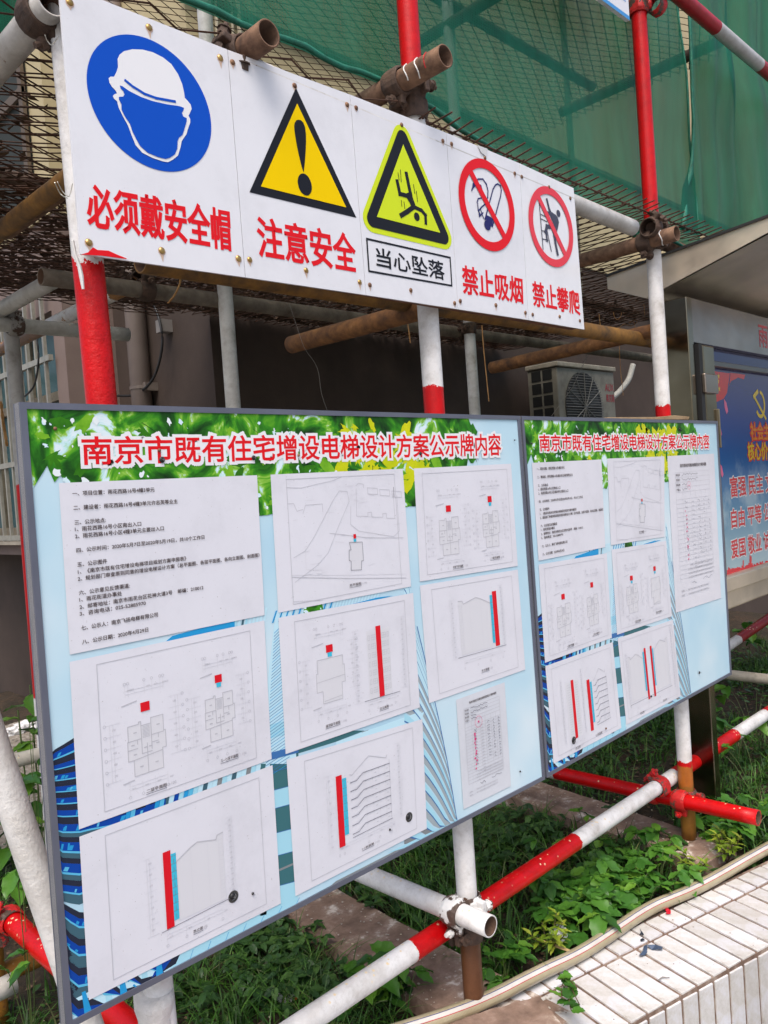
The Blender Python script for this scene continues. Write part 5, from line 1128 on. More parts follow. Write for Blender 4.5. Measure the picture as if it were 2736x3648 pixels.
I.text('雨花西路社区', (a.x, a.z), (a.x + w_ * 6.4, a.z), (a.x + w_ * 6.4, b_.z), (a.x, b_.z), .02); I.build('lettering', flat('letter_red', (.50, .01, .02), .3), kio)
d0 = at(2534, 1304, Y=.05); dbm = at(2588, 2053, Y=.05)
Geo().box(KXR + .002, 4.9, .075, .132, dbm.z - .02, hb - .001).build('recess_panel', flat('kiosk_navy', (.012, .02, .11), .12, .6), kio)
Geo().box(KXR + .012, KXR + .04, .03, .07, dbm.z, hb - .006).build('door_channel', flat('rubber_dark', (.012, .012, .012), .6), kio)
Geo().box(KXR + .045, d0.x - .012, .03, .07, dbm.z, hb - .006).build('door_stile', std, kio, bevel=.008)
for zz_ in (at(2490, 1350, Y=.03).z, ): Geo().box(KXR + .02, d0.x - .03, .015, .032, zz_ - .05, zz_ + .02).build('hinge', stb, kio, bevel=.004)
Geo().box(d0.x - .028, d0.x - .020, .02, .032, d0.z - .30, d0.z - .16).build('door_handle', flat('handle_bronze', (.28, .24, .17), .35, .8), kio, bevel=.002)
fr_ = Geo(); fr_.box(d0.x - .012, d0.x + .006, .045, .07, dbm.z - .02, d0.z + .02); fr_.box(d0.x + .006, 4.9, .045, .07, d0.z, d0.z + .02); fr_.build('door_frame', flat('frame_grey', (.14, .14, .14), .35, .7), kio, bevel=.003)
Geo().box(d0.x - .04, 4.9, .03, .13, dbm.z - .055, dbm.z - .001).build('bottom_rail', st, kio, bevel=.004)
Geo().box(d0.x - .04, 4.9, .06, .13, dbm.z - .13, dbm.z - .058).build('lower_beam', st, kio, bevel=.006)
Geo().box(4.3, 4.36, .05, .2, GZ, dbm.z - .13).build('column', std, kio)
# poster
pst_m, nt, b = newmat('poster_sky'); tc = N(nt, 'ShaderNodeTexCoord'); sp = N(nt, 'ShaderNodeSeparateXYZ'); nt.links.new(tc.outputs['Object'], sp.inputs[0])
mr = N(nt, 'ShaderNodeMapRange'); nt.links.new(sp.outputs[2], mr.inputs[0]); mr.inputs[1].default_value = dbm.z; mr.inputs[2].default_value = d0.z
r = ramp(nt, [(0, (.30, .42, .46)), (.10, (.24, .38, .44)), (.3, (.06, .20, .33)), (.5, (.012, .10, .28)), (.75, (.006, .04, .22)), (1, (.02, .012, .12))]); nt.links.new(mr.outputs[0], r.inputs[0])
n = noise(nt, 5, 6, .6); r2 = ramp(nt, [(.5, (0, 0, 0)), (.66, (1, 1, 1))]); nt.links.new(n.outputs[0], r2.inputs[0]); mm = N(nt, 'ShaderNodeMath', operation='MULTIPLY'); nt.links.new(r2.outputs[0], mm.inputs[0])
mr2 = N(nt, 'ShaderNodeMapRange'); nt.links.new(mr.outputs[0], mr2.inputs[0]); mr2.inputs[1].default_value = .66; mr2.inputs[2].default_value = .35; mr2.inputs[4].default_value = .75; nt.links.new(mr2.outputs[0], mm.inputs[1])
nt.links.new(mix(nt, mm.outputs[0], r.outputs[0], (.30, .42, .48)), b.inputs['Base Color']); b.inputs['Roughness'].default_value = .12
I = Ink(.068); I.poly([(d0.x + .004, d0.z), (4.9, d0.z), (4.9, dbm.z), (d0.x + .004, dbm.z)]); ps = I.build('poster', pst_m, kio)
def k_(x, y): p = at(x, y, Y=.0675); return (p.x, p.z)
lr = flat('poster_red', (.50, .012, .02), .15); ly = flat('poster_yellow', (.60, .42, .02), .15); lo = flat('poster_orange', (.62, .20, .01), .15); lw = flat('poster_white', (.6, .65, .66), .15)
def ktext(s, TL, BL, nchar, out, mt, mo):
    a = k_(*TL); c = k_(*BL); h = a[1] - c[1]; w = h * nchar
    q = [(a[0], a[1]), (a[0] + w, a[1]), (a[0] + w, c[1]), (a[0], c[1])]
    Ink(.0675).text(s, *q, outline=out).build('lettering', mo, ps); Ink(.0671).text(s, *q, bold=.035).build('lettering', mt, ps)
ktext('社会主义', (2672, 1508), (2676, 1568), 4.1, .014, lo, lr); ktext('核心价值观', (2662, 1578), (2668, 1640), 5.1, .012, ly, lr)
for s_, tl, b2_ in (('富强 民主 文明', (2600, 1700), (2604, 1772)), ('自由 平等 公正', (2603, 1815), (2607, 1882)), ('爱国 敬业 诚信', (2603, 1925), (2606, 1992))): ktext(s_, tl, b2_, 6.6, .011, lr, lw)
I = Ink(.0675); I.poly([k_(*p) for p in ((2541, 1322), (2600, 1330), (2590, 1400), (2578, 1420), (2547, 1435))]); I.build('red_silk', lr, ps); I = Ink(.0675); I.poly([k_(*p) for p in ((2602, 1328), (2655, 1335), (2650, 1352), (2630, 1345), (2604, 1358), (2598, 1375))]); I.build('red_silk', lr, ps); I = Ink(.0675)
sky_ = [(2590, 2052)]
for i in range(40):
    x = 2590 + i * 4.0; h = random.choice((6, 10, 14, 18, 12)) + (26 if i in (14,) else 0) + (34 if i in (20, 21) else 0); sky_ += [(x, 2040 - h - .22 * (x - 2590)), (x + 3.9, 2040 - h - .22 * (x - 2590))]
sky_.append((2750, 2000)); I.poly([k_(*p) for p in sky_]); I.build('skyline', lr, ps)
I = Ink(.0672)
for x, y in ((2548, 1370), (2558, 1358), (2562, 1385), (2560, 1340)): 
    c = k_(x, y); I.poly([(c[0] + (.012 if q % 2 == 0 else .005) * math.sin(q * .6283), c[1] + (.012 if q % 2 == 0 else .005) * math.cos(q * .6283)) for q in range(10)])
c = k_(2710, 1440)
I.line([(c[0] + .048 * math.cos(t) - .008, c[1] + .050 * math.sin(t)) for t in [-2.4 + .22 * k for k in range(18)]], .014); I.build('sickle', ly, ps); I = Ink(.0670); I.line([(c[0] - .055, c[1] + .02), (c[0] + .045, c[1] - .058)], .013); I.line([(c[0] - .068, c[1] + .03), (c[0] - .03, c[1] + .05)], .018); I.build('hammer', ly, ps)
I = Ink(.0674)
for x, y, s_ in ((2586, 1448, .03), (2564, 1530, .03), (2570, 1675, .028)): 
    c = k_(x, y); I.poly([(c[0] - s_ * .5, c[1] + s_), (c[0] + s_ * .2, c[1] + s_ * .5), (c[0] + s_ * .6, c[1] - s_ * .6), (c[0] + s_ * .1, c[1] - s_), (c[0] - s_ * .4, c[1] - s_ * .2)])
I.build('petal', flat('petal_pink', (.62, .12, .25), .2), ps)
# canopy
CXE = 2.70
def yz(x, y): p = at(x, y, X=CXE); return (p.y, p.z)
bt, bb, ic, ft, fb = yz(2164, 988), yz(2167, 1030), yz(2303, 1063), yz(2736, 777), yz(2736, 830)
ext = lambda a, b, k: (b[0] + (b[0] - a[0]) * k, b[1] + (b[1] - a[1]) * k)
ft2 = ext(bt, ft, .5); fb2 = ext(ic, fb, .7)
prof = [bt, ft2, fb2, ic, bb]
Geo().prism(prof, 'X', CXE - .004, CXE).build('gable_fascia', st, kio)
soff = [bt, ft2, fb2, (ic[0] - .02, ic[1] + .004), (ic[0] - .03, ht + .001), bb]
Geo().prism(soff, 'X', CXE + .001, 4.95).build('canopy', steel_mat('canopy_steel', (.84, .76, .64), .42, 2.5), kio)
Geo().prism([(bt[0], bt[1]), (ft2[0], ft2[1]), (ft2[0], ft2[1] + .008), (bt[0], bt[1] + .008)], 'X', CXE - .012, 4.95).build('roof_edge', flat('roof_edge_dark', (.02, .02, .02), .5), kio)

# ================================================================== PLANKS, HOSE
plankm = rough_mat('muddy_plank', [(.28, (.12, .075, .052)), (.5, (.25, .165, .122)), (.58, (.31, .22, .17)), (.66, (.66, .59, .52))], 13, .95, .8, .004, detail=10, scale2=26)
def plank(p0, p1, w, z, th, label, seed):
    rnd = random.Random(seed); a = Vector((*p0, 0)); b = Vector((*p1, 0)); d = (b - a).normalized(); n = Vector((-d.y, d.x, 0)); V = []; F = []; K = 24
    for i in range(K + 1):
        c = a + (b - a) * i / K
        for sgn, zz in ((-1, 0), (-.93, th), (-.3, th), (.3, th), (.93, th), (1, 0)):
            o = c + n * (w / 2 * sgn + .003 * mnoise.noise(Vector((i * .6, sgn, seed)))) ; V.append((o.x, o.y, z - th + zz + (.003 * mnoise.noise(Vector((i * .5, sgn * 2, seed))) if zz else 0)))
    for i in range(K):
        for k in range(5): F.append((i * 6 + k, (i + 1) * 6 + k, (i + 1) * 6 + k + 1, i * 6 + k + 1))
    F.append(tuple(range(5, -1, -1))); F.append(tuple(K * 6 + k for k in range(6)))
    return tag(mesh_obj('plank', V, F, plankm), label, 'plank')
plank((2.66, 1.2), (2.49, -.07), .21, -1.25, .05, 'muddy plank under the third upright with its ochre foot', 2)
plank((1.50, 1.0), (1.44, -.12), .22, -1.25, .05, 'mud stained plank under the rusty foot of the second upright', 5)
a = at(1500, 3690, Z=-1.235); b_ = at(1965, 3572, Z=-1.235)
plank((a.x - .05, a.y - .02), (b_.x - .03, b_.y - .02), .13, -1.232, .035, 'light brown plank end lying on the left end of the tiled kerb under the hose', 7)
hp = []
for x, y in ((100, 1700), (300, 1640), (500, 1570), (700, 1500), (900, 1405), (1100, 1300), (1300, 1190)): hp.append(at(1400 + x / 2.37, 2948 + y / 2.37, Z=-1.222))
for x, y in ((180, 985), (300, 915), (450, 820), (600, 715), (720, 632), (830, 572), (940, 530), (1050, 488), (1200, 415), (1330, 338), (1450, 270), (1560, 205), (1680, 140), (1900, 20)): hp.append(at(1936 + x / 2.074, 2948 + y / 2.074, Z=-1.232))
hp.insert(0, hp[0] + (hp[0] - hp[1]) * 6)
hp = [hp[0]] + [(hp[i - 1] + hp[i] * 2 + hp[i + 1]) / 4 for i in range(1, len(hp) - 1)] + [hp[-1]]
hp = smooth_pts(hp, 10)
hm, nt, b = newmat('clear_braided_hose'); uv = N(nt, 'ShaderNodeUVMap'); sp = N(nt, 'ShaderNodeSeparateXYZ'); nt.links.new(uv.outputs[0], sp.inputs[0])
base = (.46, .40, .26)
r = ramp(nt, [(0, base), (.088, (.50, .03, .03)), (.104, (.70, .67, .62)), (.185, (.02, .05, .22)), (.203, base)], 'CONSTANT'); nt.links.new(sp.outputs[0], r.inputs[0])
w1 = N(nt, 'ShaderNodeTexWave', wave_type='BANDS', bands_direction='DIAGONAL'); w1.inputs['Scale'].default_value = 1.0; mp = N(nt, 'ShaderNodeMapping'); mp.inputs['Scale'].default_value = (22, 160, 1); nt.links.new(uv.outputs[0], mp.inputs[0]); nt.links.new(mp.outputs[0], w1.inputs[0])
nz_ = noise(nt, 9, 5, .7, 'Object'); rz_ = ramp(nt, [(.3, (.7, .66, .6)), (.6, (1, 1, 1))]); nt.links.new(nz_.outputs[0], rz_.inputs[0])
nt.links.new(mix(nt, .8, mix(nt, .22, r.outputs[0], w1.outputs[0], 'MULTIPLY'), rz_.outputs[0], 'MULTIPLY'), b.inputs['Base Color']); b.inputs['Roughness'].default_value = .28; b.inputs['Subsurface Weight'].default_value = .0; b.inputs['Coat Weight'].default_value = .3
bump(nt, b, w1.outputs[0], .3, .001)
V = []; F = []; UV = []; n = 24; Ls = 0
for i, p in enumerate(hp):
    t = (hp[min(i + 1, len(hp) - 1)] - hp[max(i - 1, 0)]).normalized(); s_ = t.cross(Z_).normalized(); u_ = s_.cross(t)
    if i: Ls += (p - hp[i - 1]).length
    for k in range(n + 1):
        an = 2 * math.pi * k / n; V.append(p + s_ * math.cos(an) * .0178 + u_ * math.sin(an) * .0172); UV.append(((k / n), Ls))
for i in range(len(hp) - 1):
    for k in range(n): a = i * (n + 1) + k; F.append((a, a + 1, a + n + 2, a + n + 1))
tag(mesh_obj('garden_hose', V, F, hm, smooth=True, uvs=UV), 'clear braided hose with blue, white and red stripe lying along the tiled kerb', 'hose')

# ================================================================== VEGETATION
def on_plank(x, y):
    for (p0, p1, w) in (((2.66, 1.2), (2.49, -.07), .21), ((1.50, 1.0), (1.44, -.12), .22)):
        a = Vector(p0); b_ = Vector(p1); d = (b_ - a); L = d.length; d /= L; v = Vector((x, y)) - a; s = v.dot(d)
        if -.02 < s < L + .02 and abs(v.x * d.y - v.y * d.x) < w / 2 + .005: return True
    return False
def leaf_mat(name, stops, rough=.42, trans=.25):
    m, nt, b = newmat(name); oi = N(nt, 'ShaderNodeObjectInfo'); n = noise(nt, 3.5, 4, .6, 'Object'); 
    geo = N(nt, 'ShaderNodeNewGeometry'); ad = N(nt, 'ShaderNodeMath', operation='ADD'); nt.links.new(oi.outputs['Random'], ad.inputs[0]); nt.links.new(geo.outputs['Random Per Island'], ad.inputs[1])
    fr = N(nt, 'ShaderNodeMath', operation='FRACT'); nt.links.new(ad.outputs[0], fr.inputs[0])
    r = ramp(nt, stops); nt.links.new(fr.outputs[0], r.inputs[0])
    n2 = noise(nt, 90, 4, .6, 'Object'); r2 = ramp(nt, [(.35, (.75, .78, .7)), (.65, (1.1, 1.08, 1.1)), (.76, (2.2, 2.0, 2.0))]); nt.links.new(n2.outputs[0], r2.inputs[0])
    c = mix(nt, 1, r.outputs[0], r2.outputs[0], 'MULTIPLY'); nt.links.new(c, b.inputs['Base Color']); b.inputs['Roughness'].default_value = rough
    out = nt.nodes['Material Output']; tr = N(nt, 'ShaderNodeBsdfTranslucent'); nt.links.new(c, tr.inputs[0]); ms = N(nt, 'ShaderNodeMixShader'); ms.inputs[0].default_value = trans
    nt.links.new(b.outputs[0], ms.inputs[1]); nt.links.new(tr.outputs[0], ms.inputs[2]); nt.links.new(ms.outputs[0], out.inputs[0]); return m
creep_m = leaf_mat('creeper_leaf', [(0, (.030, .105, .015)), (.4, (.055, .18, .022)), (.8, (.10, .26, .030)), (1, (.16, .33, .035))], .36)
dark_m = leaf_mat('dark_leaf', [(0, (.022, .068, .018)), (.6, (.048, .125, .03)), (1, (.09, .19, .04))], .45)  # darker green for the small ground plants and ground cover
lime_m = leaf_mat('privet_leaf', [(0, (.13, .22, .02)), (.6, (.24, .34, .03)), (1, (.36, .42, .05))], .35)
grass_m = leaf_mat('grass_blade', [(0, (.020, .058, .009)), (.5, (.05, .155, .016)), (.9, (.10, .25, .028)), (1, (.20, .20, .08))], .5)
stem_m = flat('stem_brown', (.10, .07, .03), .7); stemg = flat('stem_green', (.08, .12, .03), .6)
def leaf_mesh(name, L, W, teeth, fold, curl, m, tip=1.25):
    """leaf along +Y from the origin; midrib folded, toothed margin, slight droop"""
    n = 9; V = []; F = []
    def wid(t): return W * (math.sin(math.pi * min(1, t) ** .85) ** .8) * (1 - .25 * t)
    def zc(t): return curl * t * t * L
    mid = [Vector((0, L * i / n, -zc(i / n))) for i in range(n + 1)]
    V += mid
    for sgn in (-1, 1):
        b = len(V)
        for i in range(n + 1):
            t = i / n; w = wid(t) / 2; tooth = teeth * (1 if i % 2 else -.4) if 0 < i < n else 0
            V.append(Vector((sgn * (w + tooth * W), L * t + (tooth * W * .8 if tooth > 0 else 0), -zc(t) + fold * w + .05 * W * math.sin(i * 1.9 + sgn))))
        mb = len(V)
        for i in range(n + 1): V.append((V[i] + V[b + i]) * .5 + Vector((0, 0, .045 * W * (1 if i % 2 else -1))))
        for i in range(n):
            q1 = (i, i + 1, mb + i + 1, mb + i); q2 = (mb + i, mb + i + 1, b + i + 1, b + i)
            for q in (q1, q2): F.append(q if sgn > 0 else tuple(reversed(q)))
    me = bpy.data.meshes.new(name); me.from_pydata([tuple(v) for v in V], [], F); me.materials.append(m); me.polygons.foreach_set('use_smooth', [True] * len(F)); return me
LM = {'creeper': [leaf_mesh('leaf', 1, .62, .045, .25, c, creep_m) for c in (.15, .35, .05)], 'dark': [leaf_mesh('leaf', 1, .60, .02, .2, c, dark_m) for c in (.1, .3)], 'lime': [leaf_mesh('leaf', 1, .42, 0, .35, c, lime_m) for c in (.1, .3)],
      'jute': [leaf_mesh('leaf', 1, .58, .03, .3, c, creep_m) for c in (.2, .4)]}
def put_leaf(parent, kind, p, az, pitch, roll, size):
    o = link(bpy.data.objects.new('leaf', random.choice(LM[kind])))
    o.matrix_basis = Matrix.Translation(p) @ Matrix.Rotation(az, 4, 'Z') @ Matrix.Rotation(pitch, 4, 'X') @ Matrix.Rotation(roll, 4, 'Y') @ Matrix.Scale(size, 4); return par(o, parent)
def creeper(base, n, spread, h, size, label, group, kind='creeper', fingers=3):
    t = thing('creeper_plant' if kind == 'creeper' else 'ground_plant', base, label, 'plant', group); gs = Geo()
    for i in range(n):
        a = random.uniform(0, 6.283); d = spread * math.sqrt(random.random()); top = Vector(base) + Vector((d * math.cos(a), d * math.sin(a), h * random.uniform(.5, 1.1)))
        mid = Vector(base) * .4 + top * .6 + Vector((0, 0, h * .15)); gs.tube(smooth_pts([Vector(base) + Vector((0, 0, -.01)), mid, top], 3), .0011, 4, caps=False)
        az0 = random.uniform(0, 6.283); s = size * random.uniform(.7, 1.15); tilt = random.uniform(-.15, .35)
        for k in range(fingers):
            off = (k - (fingers - 1) / 2) * (1.15 if fingers == 3 else 1.0)
            put_leaf(t, kind, top, az0 + off, -tilt + random.uniform(-.15, .15), random.uniform(-.3, .3), s * (1.0 if abs(off) < .1 else .85))
    gs.build('stem', stemg, t, fix=False); return t
GRP = 'creepers on the planted soil'
WHERE = ['creeper with broad toothed leaves between the red rail and the hose', 'creeper leaves close to the clear hose', 'creeper leaves near the muddy plank']
# (pixel of the base in the photograph, leaf sprays, leaf size)
spots = [(2035, 3215, 6, .06), (2085, 3285, 6, .06), (2140, 3265, 6, .058), (2205, 3150, 5, .056), (2170, 3180, 6, .056), (2240, 3270, 5, .05), (1970, 3300, 5, .05), (2100, 3205, 6, .06), (2010, 3180, 5, .055), (2060, 3250, 6, .06), (2110, 3150, 5, .055), (2160, 3230, 6, .062), (2190, 3120, 5, .055), (2230, 3180, 5, .055), (2060, 3330, 6, .06), (2120, 3310, 6, .062), (2000, 3270, 5, .058), (2180, 3290, 5, .055), (2270, 3215, 5, .05),
         (2150, 3060, 4, .045), (2250, 3100, 5, .05), (2320, 3090, 4, .06), (2350, 3170, 4, .045), (2400, 3200, 5, .045), (2440, 3160, 4, .045), (2300, 3240, 5, .042), (1960, 3230, 5, .05), (1900, 3250, 4, .05), (2380, 3010, 3, .05), (2480, 2960, 4, .05), (2530, 2935, 5, .062), (2590, 2930, 5, .062), (2640, 2980, 5, .065), (2680, 3010, 4, .06), (2560, 2990, 4, .055), (2720, 2950, 3, .05),
         (1760, 3420, 4, .045), (1800, 3500, 4, .05), (1850, 3440, 4, .045), (1730, 3500, 3, .05), (1400, 3560, 4, .06), (1340, 3600, 4, .07), (1450, 3600, 3, .06), (1280, 3640, 4, .06), (2090, 2990, 3, .04), (1990, 3080, 4, .045)]
ORD = ['first', 'second', 'third', 'fourth', 'fifth', 'sixth', 'seventh', 'eighth', 'ninth', 'tenth', 'eleventh', 'twelfth', 'thirteenth', 'fourteenth', 'fifteenth', 'sixteenth', 'seventeenth', 'eighteenth', 'nineteenth', 'twentieth', 'twenty first', 'twenty second', 'twenty third', 'twenty fourth', 'twenty fifth']
def zone(x, y):
    if x < 1500: return 'broad leaved creeper below the white end of the low rail, %s from the left'
    if x < 1880: return 'creeper beside the rusty foot of the second upright, %s from the left'
    if x > 2460: return 'large leaved creeper round the kiosk leg and the red pipe end, %s from the left'
    return 'creeper in the patch between the low rail and the hose, %s from the left' if y > 3140 else 'creeper in front of the muddy plank of the third upright, %s from the left'
_z = {}
for (x, y, n, s) in sorted(spots): _z.setdefault(zone(x, y), []).append((x, y))
for i, (x, y, n, s) in enumerate(spots):
    b0 = at(x, y, Z=GZ + .01)
    if kside(b0.x, b0.y) < .105: b0 = b0 + Vector(-KV) * (.115 - kside(b0.x, b0.y)); b0.z = GZ + .01
    creeper(b0, n, .075, .065 + .045 * random.random(), s * 1.3, zone(x, y) % ORD[_z[zone(x, y)].index((x, y))], GRP)
small = [(950, 3330), (1010, 3370), (1080, 3400), (960, 3420), (1180, 3350), (1130, 3320), (1250, 3240), (1300, 3230), (1340, 3280), (1240, 3300), (1400, 3270), (1080, 3490), (1150, 3450), (1000, 3520), (1160, 3540), (920, 3480), (1420, 3230), (1000, 3250), (1060, 3310), (1800, 2960), (1850, 2930), (1900, 2900), (1950, 2960), (1780, 3030), (1870, 3020), (1700, 3100), (1840, 3100), (2000, 2860), (760, 3420), (820, 3380), (900, 3390), (620, 3520), (700, 3560)]
_r = random.Random(3)
small += [(_r.randint(880, 1500), _r.randint(3200, 3640)) for _ in range(0)]
ORD += ['twenty sixth', 'twenty seventh', 'twenty eighth', 'twenty ninth', 'thirtieth', 'thirty first', 'thirty second', 'thirty third', 'thirty fourth', 'thirty fifth', 'thirty sixth', 'thirty seventh', 'thirty eighth', 'thirty ninth', 'fortieth', 'forty first', 'forty second', 'forty third', 'forty fourth', 'forty fifth']
for _ in range(19): small.append((_r.randint(880, 1420), _r.randint(3230, 3600)))
for _ in range(30): small.append((_r.randint(1560, 2260), _r.randint(2800, 3060)))
small = [p for p in small if not on_plank(*at(p[0], p[1], Z=GZ)[:2])]
_sm = sorted(p for p in small if p[0] < 1500); _sf = sorted(p for p in small if p[0] >= 1500)
for i, (x, y) in enumerate(small):
    creeper(at(x, y, Z=GZ + .01), 7, .075, .05, .042, ('small dark ground plant under the left notice board, %s from the left' % ORD[_sm.index((x, y))]) if x < 1500 else ('small dark ground plant beyond the low rail, %s from the left' % ORD[_sf.index((x, y))]), 'small ground plants under the left board' if x < 1500 else 'small ground plants beyond the rail', 'dark')
# broad leaved plants behind the kiosk leg
for (x, y, n, s, lb) in ((2620, 2750, 7, .11, 'broad leaved shrub behind the kiosk leg, nearest the steel leg'), (2690, 2640, 7, .10, 'broad leaved shrub right of the kiosk leg at the edge of the view'), (2670, 2380, 8, .13, 'shadowy shrub under the display case bottom beam'), (2720, 2900, 5, .07, 'leafy plant in the grass at the right edge')):
    b0 = at(x, y, Z=GZ); creeper(b0, n, .16, .28, s, lb, None, 'jute', 2)
# upright leafy weed at the far left
wd = Vector((at(115, 2700, Y=1.75).x, 1.75, GZ)); t = thing('weed_plant', wd, 'tall leafy weed with toothed leaves left of the notice board behind the white brace', 'plant'); gs = Geo()
for (dx, hh, nn) in ((0, .58, 12), (.12, .40, 8), (-.12, .50, 10), (.20, .30, 6), (-.25, .38, 8), (.05, .66, 10)):
    top = Vector(wd) + Vector((dx, .1, hh)); P_ = smooth_pts([Vector(wd) + Vector((dx * .6, .05, 0)), Vector(wd) + Vector((dx * .8, .08, hh * .5)), top], 6); gs.tube(P_, .003, 6)
    for k in range(nn): q = P_[int((k + 2) / (nn + 2) * (len(P_) - 1))]; put_leaf(t, 'jute', q, k * 2.4 + random.uniform(-.3, .3), random.uniform(-.1, .5) - .2, random.uniform(-.2, .2), random.uniform(.09, .13))
gs.build('stem', stemg, t, fix=False)
for (px_, py_, Y_p, n_p, h_p, sz_p, lb_p) in ((95, 2640, 1.35, 9, .42, .10, 'broad leaved bush close to the left edge of the notice board, higher up'), (60, 3060, .75, 6, .10, .075, 'low leafy plant between the white brace and the rubble at the left'), (135, 2860, 1.0, 8, .26, .09, 'leafy bush just left of the notice board frame at mid height')):
    q_p = at(px_, py_, Y=Y_p); creeper(Vector((q_p.x, Y_p, GZ + .02)), n_p, .10, max(.1, (q_p.z - GZ)), sz_p, lb_p, None, 'jute', 2)
# lime green seedlings of privet
for (x, y, hh, nn, lb) in ((2590, 3075, .10, 4, 'young shrub with lime green leaves on the plank end right of the third upright'), (1958, 3400, .09, 4, 'young shrub with lime green leaves beside the white tissue'), (2480, 3110, .05, 2, 'tiny lime green seedling left of the larger lime shrub')):
    b0 = at(x, y, Z=GZ + .01); t = thing('young_shrub', b0, lb, 'shrub'); gs = Geo()
    for k in range(nn * 2):
        a = random.uniform(0, 6.28); top = Vector(b0) + Vector((.045 * math.cos(a), .045 * math.sin(a), hh * random.uniform(.6, 1.15))); gs.tube([b0, top], .0013, 5)
        for j in range(9): put_leaf(t, 'lime', top - (top - Vector(b0)) * (.06 * j), j * 2.4, .55 - .09 * j, 0, random.uniform(.024, .036))
    gs.build('stem', stem_m, t, fix=False)
# sprig poking over the tiles
b0 = at(2010, 3520, Z=-1.245); t = thing('leafy_sprig', b0, 'leafy sprig growing up between the first tiles at the bottom of the picture', 'plant'); gs = Geo()
tops = [at(x, y, Z=-1.19) for x, y in ((2040, 3480), (2030, 3560), (2065, 3580), (2000, 3550), (2055, 3520), (2035, 3600))]
for tp in tops:
    gs.tube([b0, (b0 + tp) / 2 + Vector((0, 0, .02)), tp], .0012, 5)
    for j in range(3): put_leaf(t, 'creeper', b0 + (tp - b0) * (.6 + .2 * j), random.uniform(0, 6.28), .3, random.uniform(-.3, .3), .034)
gs.build('stem', stem_m, t, fix=False)

# ---- grass and small ground cover: nobody could count these
def ok(x, y): return kside(x, y) > .10 and not on_plank(x, y) and y < (2.93 if x < 2.1 else 1.97)
def sample():
    # nearer ground gets more
    while True:
        u = random.random(); x = -.2 + 6.2 * random.random() ** 1.3; y = -.9 + 3.0 * random.random() ** 1.1
        if ok(x, y): return x, y
V = []; F = []
def blade(x, y, z, h, w, az, lean):
    k = len(V); dx, dy = math.cos(az), math.sin(az); nx_, ny_ = -dy, dx; segs = 4
    for i in range(segs + 1):
        t = i / segs; r = lean * t * t * h; zz = z + h * (t - .35 * lean * t * t); ww = w * (1 - t ** 1.6) * .5
        if i < segs: V.append((x + dx * r - nx_ * ww, y + dy * r - ny_ * ww, zz)); V.append((x + dx * r + nx_ * ww, y + dy * r + ny_ * ww, zz))
        else: V.append((x + dx * r, y + dy * r, zz))
    for i in range(segs - 1): F.append((k + 2 * i, k + 2 * i + 1, k + 2 * i + 3, k + 2 * i + 2))
    F.append((k + 2 * segs - 2, k + 2 * segs - 1, k + 2 * segs))
tufts = 0
while tufts < 4300:
    x, y = sample(); d = mnoise.noise(Vector((x * 1.3 + 4, y * 1.3, 0)))
    if random.random() > .55 + 1.3 * d: continue
    tufts += 1
    for _ in range(random.randint(5, 12)):
        xx = x + random.gauss(0, .018); yy = y + random.gauss(0, .018)
        if not ok(xx, yy): continue
        blade(xx, yy, gz(xx, yy) - .004, random.uniform(.03, .13), random.uniform(.003, .0072), random.uniform(0, 6.28), random.uniform(.3, 1.3))
tag(mesh_obj('grass', V, F, grass_m, smooth=True), 'tufts of grass growing in the planted soil under the scaffold', 'grass', kind='stuff')
V = []; F = []
cnt = 0
while cnt < 15000:
    x, y = sample(); d = mnoise.noise(Vector((x * 1.8, y * 1.8 + 9, 2)))
    if random.random() > .5 + 1.6 * d: continue
    cnt += 1; s = random.uniform(.007, .022); a = random.uniform(0, 6.28); z = gz(x, y) + random.uniform(.004, .045); k = len(V); ti = random.uniform(-.5, .5); tj = random.uniform(-.4, .4)
    for (u, v, w) in ((0, -1, 0), (.45, -.35, .15), (.42, .3, .12), (0, 1, -.05), (-.42, .3, .12), (-.45, -.35, .15), (0, 0, 0)):
        px_ = u * math.cos(a) - v * math.sin(a); py_ = u * math.sin(a) + v * math.cos(a); V.append((x + px_ * s, y + py_ * s, z + s * (w + ti * v + tj * u)))
    for q in ((0, 1, 6), (1, 2, 6), (2, 3, 6), (3, 4, 6), (4, 5, 6), (5, 0, 6)): F.append(tuple(k + i for i in q))
tag(mesh_obj('ground_cover', V, F, dark_m, smooth=True), 'carpet of tiny leaves between the grass tufts', 'ground cover', kind='stuff')
# flakes of paint, bark and dry leaves
def flakes(n, name, m, label, smin, smax, fn, zf):
    V = []; F = []
    for _ in range(n):
        x, y = fn(); z = zf(x, y); s = random.uniform(smin, smax); k = len(V); m_ = random.randint(4, 6); a = random.uniform(0, 6)
        for i in range(m_): rr = s * random.uniform(.5, 1); V.append((x + rr * math.cos(a + 6.283 * i / m_), y + rr * math.sin(a + 6.283 * i / m_), z + random.uniform(0, s * .5)))
        F.append(tuple(range(k, k + m_)))
    return tag(mesh_obj(name, V, F, m), label, 'litter', kind='stuff')
def anyg():
    while True:
        x = random.uniform(-.2, 5); y = random.uniform(-.6, 2.4)
        if kside(x, y) > .1: return x, y
flakes(5200, 'soil_litter', rough_mat('soil_crumbs', [(.3, (.05, .03, .018)), (.6, (.15, .095, .055)), (.8, (.30, .2, .12))], 5, .95), 'brown crumbs of soil and dead leaves on the planted ground', .003, .014, anyg, lambda x, y: gz(x, y) + .006)
def tv(x, y): return gz(x, y) + .012 if not on_plank(x, y) else -1.247
flakes(900, 'paint_flakes', flat('flake_cream', (.60, .52, .36), .7), 'cream paint and plaster flakes scattered on the planks and soil', .0015, .0055, anyg, tv)
